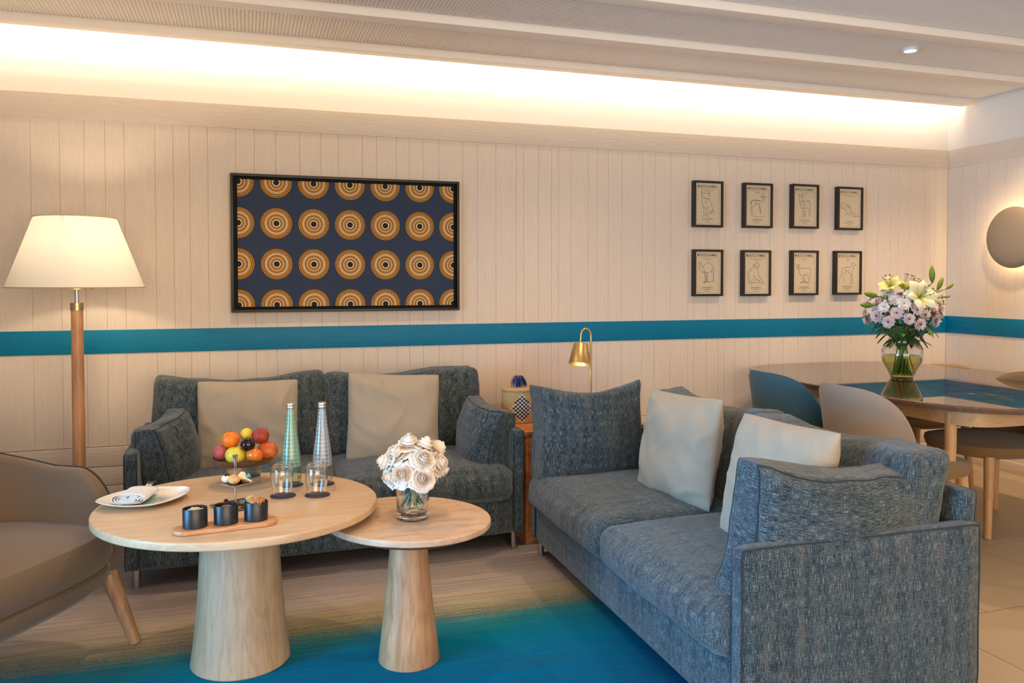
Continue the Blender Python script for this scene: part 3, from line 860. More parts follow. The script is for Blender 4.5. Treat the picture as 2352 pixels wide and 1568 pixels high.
# ------------------------------------------------------------------ armchair
ac = thing('armchair', 'taupe curved-shell armchair with splayed wooden legs at left', 'armchair', (-0.877, 2.97, RZ), R(57.3))
def u_path(t, a, b, yf):
    """U open to -y: t 0..1 from right front round the back to left front"""
    L1 = (0 - yf); Lc = PI * (a + b) / 2; T = 2 * L1 + Lc
    s = t * T
    if s < L1: return Vector((a, yf + s, 0)), Vector((1, 0, 0))
    if s < L1 + Lc:
        g = (s - L1) / Lc * PI
        return Vector((a * math.cos(g), b * math.sin(g), 0)), Vector((math.cos(g) / a, math.sin(g) / b, 0)).normalized()
    return Vector((-a, -(s - L1 - Lc), 0)), Vector((-1, 0, 0))
mb = MB()
NS, NP = 120, 60
TH = 0.026
def toph(t):
    k = min(t, 1 - t) * 2           # 0 at the front ends, 1 at the back
    base = 0.485 + 0.115 * math.sin(min(1, k / 0.17) * PI / 2) ** 0.7
    return base + 0.05 * max(0, (k - 0.30) / 0.25) ** 1.2 * (1 if k < 0.55 else 1) if k < 0.55 else base + 0.05 + 0.13 * math.sin(min(1, (k - 0.55) / 0.35) * PI / 2)
def shell_pt(t, w_):
    c, nrm = u_path(t, 0.345, 0.32, -0.235)
    zt = toph(t)
    z0 = 0.235
    # w 0..0.45 outer side up, .45-.55 over the top, .55..1 inner down
    if w_ < 0.45: k = w_ / 0.45; z = z0 + (zt - z0) * k; off = TH
    elif w_ > 0.55: k = (1 - w_) / 0.45; z = z0 + (zt - z0) * k; off = -TH
    else:
        a = (w_ - 0.45) / 0.10 * PI; z = zt + TH * 0.8 * math.sin(a); off = TH * math.cos(a); k = 1
    flare = 0.035 * (k ** 1.4) - 0.06 * (1 - k) ** 3
    taper = 1.0
    return c + nrm * (off + flare) + Vector((0, 0.10 * (k ** 1.5) * max(0, math.sin(t * PI)) ** 3, z))
mb.grid(lambda a, b: shell_pt(a, b), NS, NP, uvf=lambda a, b: (a * 1.9, b * 0.8))
for e in (0.0, 1.0):
    ring = [shell_pt(e, i / NP) for i in range(NP + 1)]
    mb.add(ring, [tuple(range(NP + 1))])
mb.build('shell', ARMFAB, ac)
MB().tube([shell_pt(i / 60, 0.47) + Vector((0, 0, 0.004)) for i in range(61)], 0.0045, 6).build('piping', TAUPE_PIPE, ac)
def dring(a, yf, yb, z, N=80, n=3.2):
    cyy = (yf + yb) / 2; b = (yb - yf) / 2
    return [(x * (1.29 - 0.36 * (y - yf) / (yb - yf)), y, z) for x, y, z in superring(a, b, n, z, N, 0, cyy)]
mb = MB()
mb.loft([dring(0.24, -0.20, 0.24, 0.205), dring(0.325, -0.275, 0.29, 0.212), dring(0.357, -0.31, 0.31, 0.245), dring(0.362, -0.318, 0.31, 0.285), dring(0.345, -0.30, 0.3, 0.298), dring(0.2, -0.2, 0.2, 0.299)])
mb.build('seat_base', ARMFAB, ac)
mb = MB()
mb.loft([dring(0.30, -0.25, 0.27, 0.293), dring(0.345, -0.315, 0.29, 0.302), dring(0.352, -0.335, 0.29, 0.335), dring(0.348, -0.34, 0.29, 0.405), dring(0.335, -0.328, 0.285, 0.425), dring(0.27, -0.27, 0.24, 0.437), dring(0.15, -0.15, 0.15, 0.446), dring(0.05, -0.05, 0.06, 0.449)])
mb.build('seat_cushion', ARMFAB, ac)
pr = [Vector(p) for p in dring(0.350, -0.342, 0.29, 0.413, 80)]
for (x, y) in ((0.30, -0.24), (-0.30, -0.24), (0.26, 0.24), (-0.26, 0.24)):
    sx = 1 if x > 0 else -1; sy = 1 if y > 0 else -1
    MB().tube([(x + 0.075 * sx, y - 0.0 * sy, 0.25), (x + 0.105 * sx, y + 0.085 * sy, 0.0)], [0.030, 0.019], 20).build('leg', DARKLEG, ac)

# ------------------------------------------------------------------ coffee tables
T1 = (-0.026, 2.885); T2 = (0.52, 2.709)
ct = thing('coffee_table', 'large oval pale oak coffee table on a tapered pedestal', 'coffee table', (T1[0], T1[1], RZ))
mb = MB(); slab(mb, 0.461, 0.432, 2.0, 0.511, 0.538, 0.006, 120, rot=R(-18))
mb.build('tabletop', OAK, ct)
MB().lathe([(0.160, 0.0), (0.163, 0.004), (0.150, 0.10), (0.137, 0.25), (0.128, 0.42), (0.128, 0.511)], 64).build('pedestal', OAKBASE, ct)
st = thing('side_table', 'small travertine-topped side table on a conical oak pedestal', 'side table', (T2[0], T2[1], RZ))
mb = MB(); slab(mb, 0.288, 0.258, 2.0, 0.466, 0.488, 0.005, 110, rot=R(132))
mb.build('tabletop', TRAV, st)
MB().lathe([(0.0, 0.400), (0.075, 0.404), (0.15, 0.420), (0.225, 0.444), (0.262, 0.461), (0.265, 0.466), (0.20, 0.466)], 72, sx=1.03, sy=0.92, M=Matrix.Rotation(R(132), 4, 'Z')).build('support_dish', DISHW, st)
MB().lathe([(0.102, 0.0), (0.104, 0.004), (0.092, 0.11), (0.079, 0.22), (0.069, 0.33), (0.062, 0.41)], 56).build('pedestal', OAKBASE2, st)
ZT1, ZT2 = 0.55, 0.50

# ------------------------------------------------------------------ floor lamp
LX, LY = -0.752, 4.24
fl = thing('floor_lamp', 'floor lamp with cream tapered drum shade and wooden pole', 'lamp', (LX, LY, 0))
MB().lathe([(0.15, 0.0), (0.15, 0.012), (0.14, 0.02), (0.03, 0.026), (0.02, 0.03)], 48).build('base', BRASSA, fl)
MB().lathe([(0.0295, 0.028), (0.0275, 0.6), (0.026, 1.165)], 40).build('pole', LAMPWOOD, fl)
MB().lathe([(0.029, 1.165), (0.029, 1.182), (0.0285, 1.1825), (0.0285, 1.1835), (0.029, 1.184), (0.029, 1.20), (0.02, 1.201)], 40).build('collar', BRASSA, fl)
MB().lathe([(0.009, 1.20), (0.009, 1.33)], 20).build('stem', STEEL, fl)
MB().lathe([(0.0, 1.262), (0.072, 1.262), (0.072, 1.270), (0.0, 1.270)], 48).build('spider_plate', BRASSA, fl)
sh = MB().lathe([(0.291, 1.272), (0.173, 1.597)], 96, cap=False).build('lamp_shade', SHADE, fl)
for r, z, rr in ((0.2915, 1.273, 0.0028), (0.1735, 1.596, 0.0025)):
    MB().tube([(r * math.cos(2 * PI * i / 96), r * math.sin(2 * PI * i / 96), z) for i in range(96)], rr, 6, closed=True).build('trim', plain('shade_trim_%d' % int(z), srgb(206, 184, 150), 0.8), sh)
mb = MB()
for k in range(3):
    a = 2 * PI * k / 3 + 0.4
    mb.tube([(0.02 * math.cos(a), 0.02 * math.sin(a), 1.33), (0.172 * math.cos(a), 0.172 * math.sin(a), 1.595)], 0.002, 6)
mb.build('shade_frame', BRASSA, fl)
MB().lathe([(0.0, 1.33), (0.018, 1.34), (0.03, 1.375), (0.03, 1.40), (0.018, 1.425), (0.0, 1.43)], 24).build('bulb', EMB, fl)
pl = bpy.data.lights.new('floor_lamp_glow', 'POINT'); pl.energy = 9; pl.color = (1.0, 0.82, 0.60); pl.shadow_soft_size = 0.035
po = bpy.data.objects.new('floor_lamp_glow', pl); COL.objects.link(po); po.location = (LX, LY, 1.445)

# ------------------------------------------------------------------ wall art
art = thing('framed_fabric_print', 'wide black box frame with navy and orange roundel fabric print', 'picture', (0.565, YB, 1.509))
def frame_mb(w, h, bar, depth, y_back=0.0):
    m = MB()
    for (x0, x1, z0, z1) in ((-w / 2, w / 2, h / 2 - bar, h / 2), (-w / 2, w / 2, -h / 2, -h / 2 + bar), (-w / 2, -w / 2 + bar, -h / 2 + bar, h / 2 - bar), (w / 2 - bar, w / 2, -h / 2 + bar, h / 2 - bar)):
        m.box(x0, x1, -depth, y_back, z0, z1)
    return m
frame_mb(1.28, 0.758, 0.014, 0.046).build('frame', BLACKW, art, smooth=False, bevel=0.001)
MB().box(-0.626, 0.626, -0.012, 0.0, -0.365, 0.365).build('mount', BLACKM, art, smooth=False)
pw, ph_, cxp, czp = 1.214, 0.699, 0.002, 0.001
mb = MB()
x0, x1, z0, z1 = -pw / 2 + cxp, pw / 2 + cxp, -ph_ / 2 + czp, ph_ / 2 + czp
# uv in metres measured from a roundel centre at world x .165, z 1.396
U = lambda x: x + 0.565 - 0.165
V = lambda z: z + 1.509 - 1.396
mb.add([(x0, -0.022, z0), (x1, -0.022, z0), (x1, -0.022, z1), (x0, -0.022, z1)], [(0, 1, 2, 3)], [[(U(x0), V(z0)), (U(x1), V(z0)), (U(x1), V(z1)), (U(x0), V(z1))]])
mb.box(x0, x1, -0.0218, -0.012, z0, z1, mi=1)
mb.build('printed_canvas', [PRINT, BLACKM], art, smooth=False)

def text_mb(txt, size, sx=1.0, align='CENTER'):
    cu = bpy.data.curves.new('t', 'FONT'); cu.body = txt; cu.size = size; cu.align_x = align; cu.resolution_u = 3; cu.offset = size * 0.004
    o = bpy.data.objects.new('t', cu); COL.objects.link(o)
    bpy.context.view_layer.update()
    me = bpy.data.meshes.new_from_object(o.evaluated_get(bpy.context.evaluated_depsgraph_get()))
    v = [(p.co.x * sx, p.co.y) for p in me.vertices]; f = [tuple(p.vertices) for p in me.polygons]
    bpy.data.objects.remove(o); bpy.data.curves.remove(cu); bpy.data.meshes.remove(me)
    return v, f
TITLE = text_mb('MOROCCO ANIMALS', 0.0225, 0.62)
SK = {
 'fox': ((150, 115, 832, 1280), [[(315,340),(375,395),(420,395),(470,400),(520,370),(522,440),(520,520),(500,555),(410,548),(330,520),(312,450),(315,340)],[(330,400),(345,430)],[(500,400),(490,440)],[(360,474),(392,488)],[(432,488),(465,496)],[(400,530),(412,548),(426,530)],[(330,540),(320,620),(345,740),(360,800),(385,850),(370,930),(385,975)],[(500,555),(560,650),(600,780),(620,880),(600,930),(540,970)],[(430,800),(438,900),(445,990)],[(500,820),(490,930),(500,970)],[(385,975),(445,990),(520,975)],[(350,690),(385,750)],[(430,745),(505,740)],[(395,600),(430,690)],[(470,600),(450,670)],[(360,780),(430,812),(520,790)],[(550,880),(605,860)],[(540,915),(615,895)],[(550,940),(600,930)],[(290,1045),(400,1020),(500,1045)],[(620,900),(690,920)]]),
 'gazelle': ((1500, 175, 2160, 1300), [[(1640,710),(1640,650),(1690,595),(1800,588),(1900,605),(1930,580),(1945,530)],[(1650,700),(1655,640),(1700,608),(1800,600),(1895,618)],[(1985,540),(1970,610),(1940,670),(1900,690)],[(1945,530),(1935,500),(1900,480),(1880,470)],[(1945,505),(1985,520),(2010,495),(2040,485),(2000,515)],[(1950,510),(1920,440),(1930,380)],[(1962,505),(2000,440),(1965,395)],[(1740,712),(1850,718)],[(1640,710),(1660,770),(1632,810),(1650,900),(1660,965),(1690,945)],[(1740,710),(1700,770),(1665,810),(1680,900),(1692,940)],[(1845,660),(1880,760),(1900,950),(1915,960)],[(1868,740),(1890,950)],[(1740,630),(1800,680),(1855,690)],[(1740,660),(1790,690)],[(1630,1000),(1750,1040),(1900,1050),(2020,1010)]]),
 'donkey': ((230, 145, 900, 1345), [[(375,375),(385,430),(405,470),(430,440),(375,375)],[(465,380),(468,430),(485,470),(490,420),(465,380)],[(405,470),(400,560),(420,650),(450,760),(475,800)],[(485,470),(490,560),(470,640),(455,700)],[(410,560),(470,600)],[(430,640),(460,650)],[(490,570),(540,600),(640,570),(700,590),(720,650),(710,760),(700,860)],[(475,800),(540,800),(600,800),(660,780)],[(480,800),(495,900),(490,1020),(460,1075)],[(530,810),(545,900),(550,1030),(550,1082)],[(560,880),(565,1020),(560,1070)],[(650,790),(695,880),(690,960),(655,1015)],[(700,860),(705,960),(695,1020)],[(510,620),(530,700),(520,780)],[(550,700),(600,740)],[(640,600),(680,640)]]),
 'squirrel': ((1555, 230, 2195, 1405), [[(1610,820),(1605,740),(1640,670),(1690,640),(1740,690),(1820,720),(1880,770),(1910,850),(1905,930),(1890,990)],[(1610,820),(1680,815),(1730,840),(1780,920),(1800,980),(1720,1028)],[(1905,930),(1980,920),(2050,960),(2160,1040)],[(1890,990),(1950,1050),(2050,1065),(2160,1045)],[(1650,700),(1668,716)],[(1780,720),(1850,760),(1890,800)],[(1770,740),(1840,790),(1870,850)],[(1760,780),(1830,820)],[(1840,930),(1830,990),(1870,1000)],[(1950,950),(2080,1030)],[(1950,990),(2040,1045)],[(1700,760),(1650,790)]]),
 'camel': ((145, 115, 830, 1255), [[(230,420),(270,400),(310,420),(315,480),(290,490),(250,490),(230,420)],[(250,440),(300,445)],[(250,490),(255,580),(300,650),(350,665),(370,640)],[(315,480),(340,550),(355,560),(370,490),(440,440),(490,400),(540,440),(600,490),(645,550),(650,620)],[(370,640),(400,680),(480,680),(560,640),(600,570)],[(370,660),(400,780),(410,860),(400,955),(385,950)],[(400,690),(430,800),(425,900),(410,955)],[(440,690),(460,800),(455,950)],[(480,690),(470,800),(475,930)],[(570,640),(620,750),(625,850),(600,905)],[(650,620),(640,750),(640,880)],[(330,940),(500,930),(680,905)],[(385,560),(390,620),(420,670)],[(600,580),(610,650)]]),
 'monkey': ((1475, 125, 2120, 1245), [[(1720,440),(1740,460),(1800,390),(1860,440),(1860,490),(1840,570),(1810,540),(1760,490),(1720,500),(1720,440)],[(1760,490),(1850,485)],[(1770,510),(1800,520)],[(1720,500),(1640,590),(1580,700),(1570,800),(1600,910),(1700,930),(1880,960)],[(1730,520),(1760,570),(1800,580)],[(1840,570),(1845,660),(1850,740),(1920,840),(1970,930),(1920,985)],[(1720,740),(1800,830),(1880,900),(1900,960)],[(1650,610),(1690,630)],[(1600,700),(1640,760)],[(1590,760),(1630,800)],[(1590,830),(1640,870)],[(1610,880),(1650,900)],[(1700,820),(1740,870)],[(1760,860),(1800,900)],[(1570,930),(1680,970)],[(1850,890),(1900,900)],[(1950,940),(2020,960)]]),
 'goat': ((215, 150, 880, 1330), [[(430,488),(380,500),(368,540),(400,600)],[(290,515),(340,530),(345,600),(370,660)],[(310,560),(320,640)],[(345,560),(390,570)],[(400,600),(450,605),(600,600),(700,610),(725,670),(710,740),(700,850),(690,990)],[(370,660),(400,740),(440,800),(480,820)],[(395,600),(385,670)],[(510,790),(560,810),(640,790),(650,850),(670,990)],[(515,800),(560,800),(600,770)],[(490,820),(500,920),(515,980)],[(530,830),(525,920),(530,980)],[(420,1030),(530,990),(620,1010),(700,1040)],[(430,1035),(540,1000),(600,1020)],[(640,1020),(660,1068)],[(600,1010),(605,1060)]]),
 'hound': ((1505, 150, 2130, 1320), [[(1900,530),(1900,470),(1940,435),(1980,460),(2030,500),(2010,525),(1960,530)],[(1915,480),(1920,520)],[(1900,530),(1870,570),(1800,570),(1700,580),(1650,640),(1630,760),(1600,850),(1560,1005),(1580,1010)],[(1960,530),(1955,620),(1920,740),(1930,850),(1950,960),(1990,1025)],[(1920,760),(1880,770),(1840,740),(1790,680),(1740,660)],[(1700,700),(1690,800),(1650,860)],[(1740,680),(1760,780),(1750,830)],[(1620,830),(1640,860)],[(1700,880),(1720,990)],[(1880,770),(1900,880),(1910,1040),(1935,1045)],[(1710,620),(1740,640)],[(1850,640),(1840,720)]]),
}
def ribbon(m, pts, wd, y):
    for i in range(len(pts) - 1):
        a = Vector((pts[i][0], 0, pts[i][1])); b = Vector((pts[i + 1][0], 0, pts[i + 1][1]))
        d = (b - a); L = d.length
        if L < 1e-6: continue
        d /= L; nn = Vector((-d.z, 0, d.x)) * wd / 2; a2 = a - d * wd * .3; b2 = b + d * wd * .3
        vs = [a2 - nn, b2 - nn, b2 + nn, a2 + nn]
        m.add([(p.x, y, p.z) for p in vs], [(0, 1, 2, 3)])
def smooth_line(P, k=4):
    if len(P) < 3: return P
    out = []
    for i in range(len(P) - 1):
        p0, p1, p2, p3 = P[max(i - 1, 0)], P[i], P[i + 1], P[min(i + 2, len(P) - 1)]
        for j in range(k):
            t = j / k
            out.append(tuple(0.5 * (2 * p1[q] + (p2[q] - p0[q]) * t + (2 * p0[q] - 5 * p1[q] + 4 * p2[q] - p3[q]) * t * t + (3 * p1[q] - p0[q] - 3 * p2[q] + p3[q]) * t ** 3) for q in (0, 1)))
    return out + [P[-1]]
def picture(kind, label, x0, x1, z0, z1, wide):
    w_, h_ = x1 - x0, z1 - z0
    t = thing('framed_animal_print', label, 'picture', ((x0 + x1) / 2, YB, (z0 + z1) / 2), group='black framed animal prints')
    frame_mb(w_, h_, 0.0145, 0.038).build('frame', BLACKW, t, smooth=False, bevel=0.001)
    pwid, phei = w_ - 0.028, h_ - 0.028
    pp = MB().box(-pwid / 2, pwid / 2, -0.028, 0.0, -phei / 2, phei / 2).build('paper', PAPER, t, smooth=False)
    Y = -0.0286
    m = MB(); tw = pwid * 0.78
    vx = [p[0] for p in TITLE[0]]; sc_ = tw / (max(vx) - min(vx))
    m.add([((p[0] * sc_) - pwid * 0.03, Y, p[1] * 1.05 + phei / 2 - 0.030) for p in TITLE[0]], TITLE[1])
    m.build('lettering', INK, pp, smooth=False)
    m = MB()
    rect, strokes = SK[kind]
    fx = lambda X: ((X - rect[0]) / (rect[2] - rect[0]) - 0.5) * pwid
    fz = lambda Z: (0.5 - (Z - rect[1]) / (rect[3] - rect[1])) * phei
    jr = random.Random(len(strokes))
    for s_ in strokes:
        sm = smooth_line([(fx(a), fz(b)) for a, b in s_])
        ribbon(m, sm, 0.0016, Y)
        ribbon(m, [(a + jr.uniform(-.0012, .0012), b + jr.uniform(-.0012, .0012)) for a, b in sm[::2]], 0.0010, Y - 0.00005)
    m.build('animal_drawing', INK, pp, smooth=False)
    m = MB(); L = -0.5 * pwid + 0.008; Rr = 0.5 * pwid - 0.016; top = phei / 2 - 0.038; bot = -phei / 2 + 0.010
    ribbon(m, [(L, top), (Rr, top), (Rr, bot), (L, bot), (L, top)], 0.0008, Y)
    for (yy, ww) in ((top - 0.009, wide), (top - 0.016, wide * 0.5), (bot + 0.034, 0.085), (bot + 0.031, 0.07), (bot + 0.022, 0.10), (bot + 0.018, 0.03), (bot + 0.009, 0.045)):
        ribbon(m, [(-ww / 2 - 0.005, yy), (ww / 2 - 0.005, yy)], 0.0013, Y)
    m.build('fine_print', INK, pp, smooth=False)
    MB().box(-w_ / 2 + .0145, w_ / 2 - .0145, -0.034, -0.032, -h_ / 2 + .0145, h_ / 2 - .0145).build('glass', PICGLASS, t, smooth=False)
picture('fox', 'framed sketch of a sitting fox, top row, leftmost print', 2.788, 3.008, 1.657, 1.960, 0.10)
picture('gazelle', 'framed sketch of a standing gazelle with horns', 3.170, 3.394, 1.660, 1.960, 0.04)
picture('donkey', 'framed sketch of a donkey facing front, top row', 3.551, 3.770, 1.664, 1.966, 0.05)
picture('squirrel', 'framed sketch of a ground squirrel with long tail', 3.928, 4.144, 1.661, 1.961, 0.11)
picture('camel', 'framed sketch of a one-humped camel, bottom row', 2.791, 3.011, 1.203, 1.510, 0.07)
picture('monkey', 'framed sketch of a sitting macaque, bottom row', 3.163, 3.385, 1.202, 1.510, 0.10)
picture('goat', 'framed sketch of a goat on a branch', 3.553, 3.772, 1.205, 1.513, 0.04)
picture('hound', 'framed sketch of a slim hound standing in profile', 3.915, 4.139, 1.207, 1.514, 0.03)

# wall lamp on the right wall
sc = thing('wall_lamp', 'round grey disc wall lamp with a warm halo on the right wall', 'wall lamp', (XR, 4.115, 1.595))
Mx = Matrix.Rotation(R(-90), 4, 'Y')
MB().lathe([(0.0, 0.082), (0.10, 0.080), (0.17, 0.072), (0.203, 0.060), (0.206, 0.056), (0.203, 0.053), (0.17, 0.062), (0.0, 0.068)], 72, M=Mx).build('disc', SCONCE, sc)
MB().lathe([(0.035, 0.0), (0.035, 0.03), (0.03, 0.032), (0.03, 0.068)], 40, M=Mx).build('mount', WHITEP, sc)
mb = MB(); mb.tube([(-0.036, 0.14 * math.cos(2 * PI * i / 40), 0.14 * math.sin(2 * PI * i / 40)) for i in range(40)], 0.006, 8, closed=True)
mb.build('led_ring', m_emit('halo_led', (1, 0.72, 0.32), 60.0), sc)

# ------------------------------------------------------------------ corner cabinet, basket, reading lamp
cb = thing('corner_cabinet', 'low warm wood cabinet in the corner between the two sofas', 'cabinet', (1.62, 4.16, 0))
MB().box(-0.325, 0.325, -0.44, 0.44, 0.0, 0.545).build('carcass', CABWOOD, cb, smooth=False, bevel=0.002)
MB().box(-0.335, 0.335, -0.452, 0.45, 0.545, 0.57).build('worktop', CABWOOD, cb, smooth=False, bevel=0.004)
d_ = MB().box(-0.315, 0.315, -0.451, -0.441, 0.03, 0.535).build('door', CABWOOD, cb, smooth=False, bevel=0.002)
ZCAB = 0.57
bk = thing('lidded_basket', 'round woven straw basket with navy diamond pattern and tasselled lid', 'basket', (1.350, 3.995, ZCAB), R(-12))
bk.scale = (1.05, 1.05, 1.07)
H_ = 0.152; prof = [(0.0, 0.001), (0.078, 0.0)]
nc = 16
for i in range(nc * 4 + 1):
    t = i / (nc * 4); z = 0.002 + t * H_
    prof.append((0.0815 + 0.004 * math.sin(t * PI) + 0.0012 * abs(math.sin(t * nc * PI)), z))
prof += [(0.080, H_ + 0.006), (0.074, H_ + 0.003)]
MB().lathe(prof, 104, M=Matrix.Rotation(R(-158), 4, 'Z')).build('body', BASKET, bk, auto=70)
prof = [(0.086, H_ + 0.002), (0.088, H_ + 0.008), (0.086, H_ + 0.014)]
for i in range(24): r_ = 0.082 * (1 - i / 24); prof.append((r_, H_ + 0.015 + 0.0012 * abs(math.sin(i * PI / 2)) + 0.002 * (i / 24)))
prof.append((0.0, H_ + 0.018))
lid = MB().lathe(prof, 80).build('lid', BASKET, bk, auto=70)
rr = random.Random(5)
for nm, mt, ns, off in (('navy_strands', YARNB, 110, 0), ('cream_strands', YARNW, 70, 1)):
    mb = MB()
    for i in range(ns):
        a = rr.random() * 2 * PI; L = rr.uniform(0.014, 0.036) if off == 0 else rr.uniform(0.010, 0.026)
        z0 = H_ + 0.052 + rr.uniform(-0.006, 0.012)
        pts = []
        for k in range(5):
            t = k / 4; pts.append((math.cos(a) * L * (0.15 + t), math.sin(a) * L * (0.15 + t), z0 + 0.016 * math.sin(t * PI * 0.9) - 0.032 * t * t * (1.1 if off == 0 else 1.5)))
        mb.tube(pts, 0.0013, 5)
    if off: mb.tube([(0, 0, H_ + 0.016), (0, 0, H_ + 0.05)], [0.009, 0.012], 12)
    mb.build('tassel_' + nm, mt, lid)

rl = thing('reading_lamp', 'brass gooseneck reading lamp with lit conical shade on the cabinet', 'lamp', (1.806, 4.10, ZCAB))
MB().lathe([(0.07, 0), (0.07, 0.008), (0.064, 0.012), (0.008, 0.014)], 40).build('base', BRASS, rl)
pts = [(0, 0, 0.01), (0, 0, 0.42)]
for i in range(1, 13):
    a = PI * i / 14
    pts.append((-0.031 + 0.031 * math.cos(a), 0, 0.425 + 0.045 * math.sin(a)))
pts.append((-0.063, 0, 0.392))
MB().tube(pts, 0.0058, 12).build('pole', BRASS, rl)
Ms = Matrix.Translation((-0.060, 0, 0.390)) @ Matrix.Rotation(R(9), 4, 'Y') @ Matrix.Rotation(R(-13), 4, 'X')
shd = MB().lathe([(0.0, 0.0), (0.036, -0.001), (0.039, -0.004), (0.062, -0.116), (0.0605, -0.116), (0.037, -0.006), (0.0, -0.004)], 56, M=Ms).build('lamp_shade', BRASS, rl)
MB().lathe([(0.0, -0.035), (0.014, -0.04), (0.022, -0.06), (0.02, -0.08), (0.0, -0.09)], 24, M=Ms).build('bulb', EMB, rl)
spot('reading_lamp_glow', (1.74, 4.10, ZCAB + 0.29), 7, (1.0, 0.66, 0.34), 130, 0.7, 0.03)

# ------------------------------------------------------------------ dining table
DX, DY = 3.66, 3.60
dt = thing('dining_table', 'rounded dining table with polished brown marble top and pale wood frame', 'dining table', (DX, DY, 0))
ZD = 0.745
mb = MB(); N = 128
def dr(o, z): return superring(0.757 + o, 1.01 + o, 3.3, z, N)
mb.loft([dr(-0.03, ZD - 0.034), dr(-0.010, ZD - 0.030), dr(-0.001, ZD - 0.012)], 1, caps=False)
mb.loft([dr(-0.001, ZD - 0.012), dr(0, ZD - 0.004), dr(-0.002, ZD - 0.001), dr(-0.006, ZD)], 1, caps=False)
mb.add(dr(-0.006, ZD), [tuple(range(N))], None, 0)
mb.add(dr(-0.03, ZD - 0.034), [tuple(reversed(range(N)))], None, 1)
mb.build('tabletop', [MARBLE, MARBLE_EDGE], dt, auto=25)
mb = MB()
def ar(o, z): return superring(0.585 + o, 0.825 + o, 9, z, 96)
mb.loft([ar(-0.03, ZD - 0.105), ar(0, ZD - 0.105), ar(0.0, ZD - 0.034), ar(-0.03, ZD - 0.034), ar(-0.03, ZD - 0.105)], caps=False)
mb.build('apron', APRON, dt)
for sx in (-1, 1):
    for sy in (-1, 1):
        x, y = sx * 0.55, sy * 0.675
        MB().tube([(x, y, ZD - 0.055), (x + 0.0 * sx, y + 0.0 * sy, 0.0)], [0.027, 0.020], 28).build('leg', OAKLEG, dt)

def dining_chair(label, loc, rz, fab, seatfab, w=0.28, back_h=0.81, splay=0.03, lean=0.05, group='curved-back dining chairs'):
    c = thing('dining_chair', label, 'chair', loc, rz, group)   # local -y is the front
    mb = MB()
    rings = []
    for (o, z) in ((-0.16, 0.385), (-0.06, 0.392), (-0.01, 0.41), (0.0, 0.44), (-0.003, 0.458), (-0.03, 0.466), (-0.12, 0.470), (-0.2, 0.471)):
        rings.append(superring(0.28 + o, 0.295 + o, 2.6, z, 64, 0, -0.07))
    mb.loft(rings); mb.build('seat', seatfab, c)
    th = 0.011
    def sp(a, b):
        g = (a - 0.5) * 2            # -1..1 round the back
        ang = g * R(72)
        if b < 0.46: k = b / 0.46; off = th
        elif b > 0.54: k = (1 - b) / 0.46; off = -th
        else: k = 1; off = th * math.cos((b - 0.46) / 0.08 * PI)
        top = 0.43 + (back_h - 0.43) * max(0.0, (1 - abs(g) ** 3.3)) ** 0.58
        z = 0.43 + (top - 0.43) * k + (th * math.sin((b - 0.46) / 0.08 * PI) if 0.46 <= b <= 0.54 else 0)
        rr_ = w + off + lean * ((z - 0.43) / 0.38)
        return Vector((rr_ * math.sin(ang) * 0.98, -0.02 + rr_ * 0.92 * math.cos(ang), z))
    mb = MB(); mb.grid(sp, 60, 18, uvf=lambda a, b: (a * 1.1, b * 0.8))
    mb.build('backrest', fab, c)
    for (x, y) in ((-0.20, -0.25), (0.20, -0.25), (-0.19, 0.15), (0.19, 0.15)):
        sx = 1 if x > 0 else -1; sy = 1 if y > 0 else -1
        MB().tube([(x, y, 0.43), (x + splay * sx, y + splay * sy, 0)], [0.026, 0.018], 20).build('leg', OAKLEG, c)
    return c
dining_chair('teal curved-back dining chair tucked under the left side of the marble table', (2.89, 3.67, 0), R(90), CH_TEAL, CH_BROWN)
dining_chair('greyish beige curved-back dining chair directly behind the right-hand sofa', (2.89, 3.09, 0), R(90), CH_GREY, CH_BROWN)
dining_chair('brown dining chair at far side of the marble table, thick front leg in view', (3.86, 3.31, 0), R(-96), CH_BROWN, CH_BROWN, splay=0.035, back_h=0.79)
dining_chair('tan dining chair across the marble table by the corner of the room', (4.14, 4.12, 0), R(-90), CH_TAN, CH_BROWN, back_h=0.745)

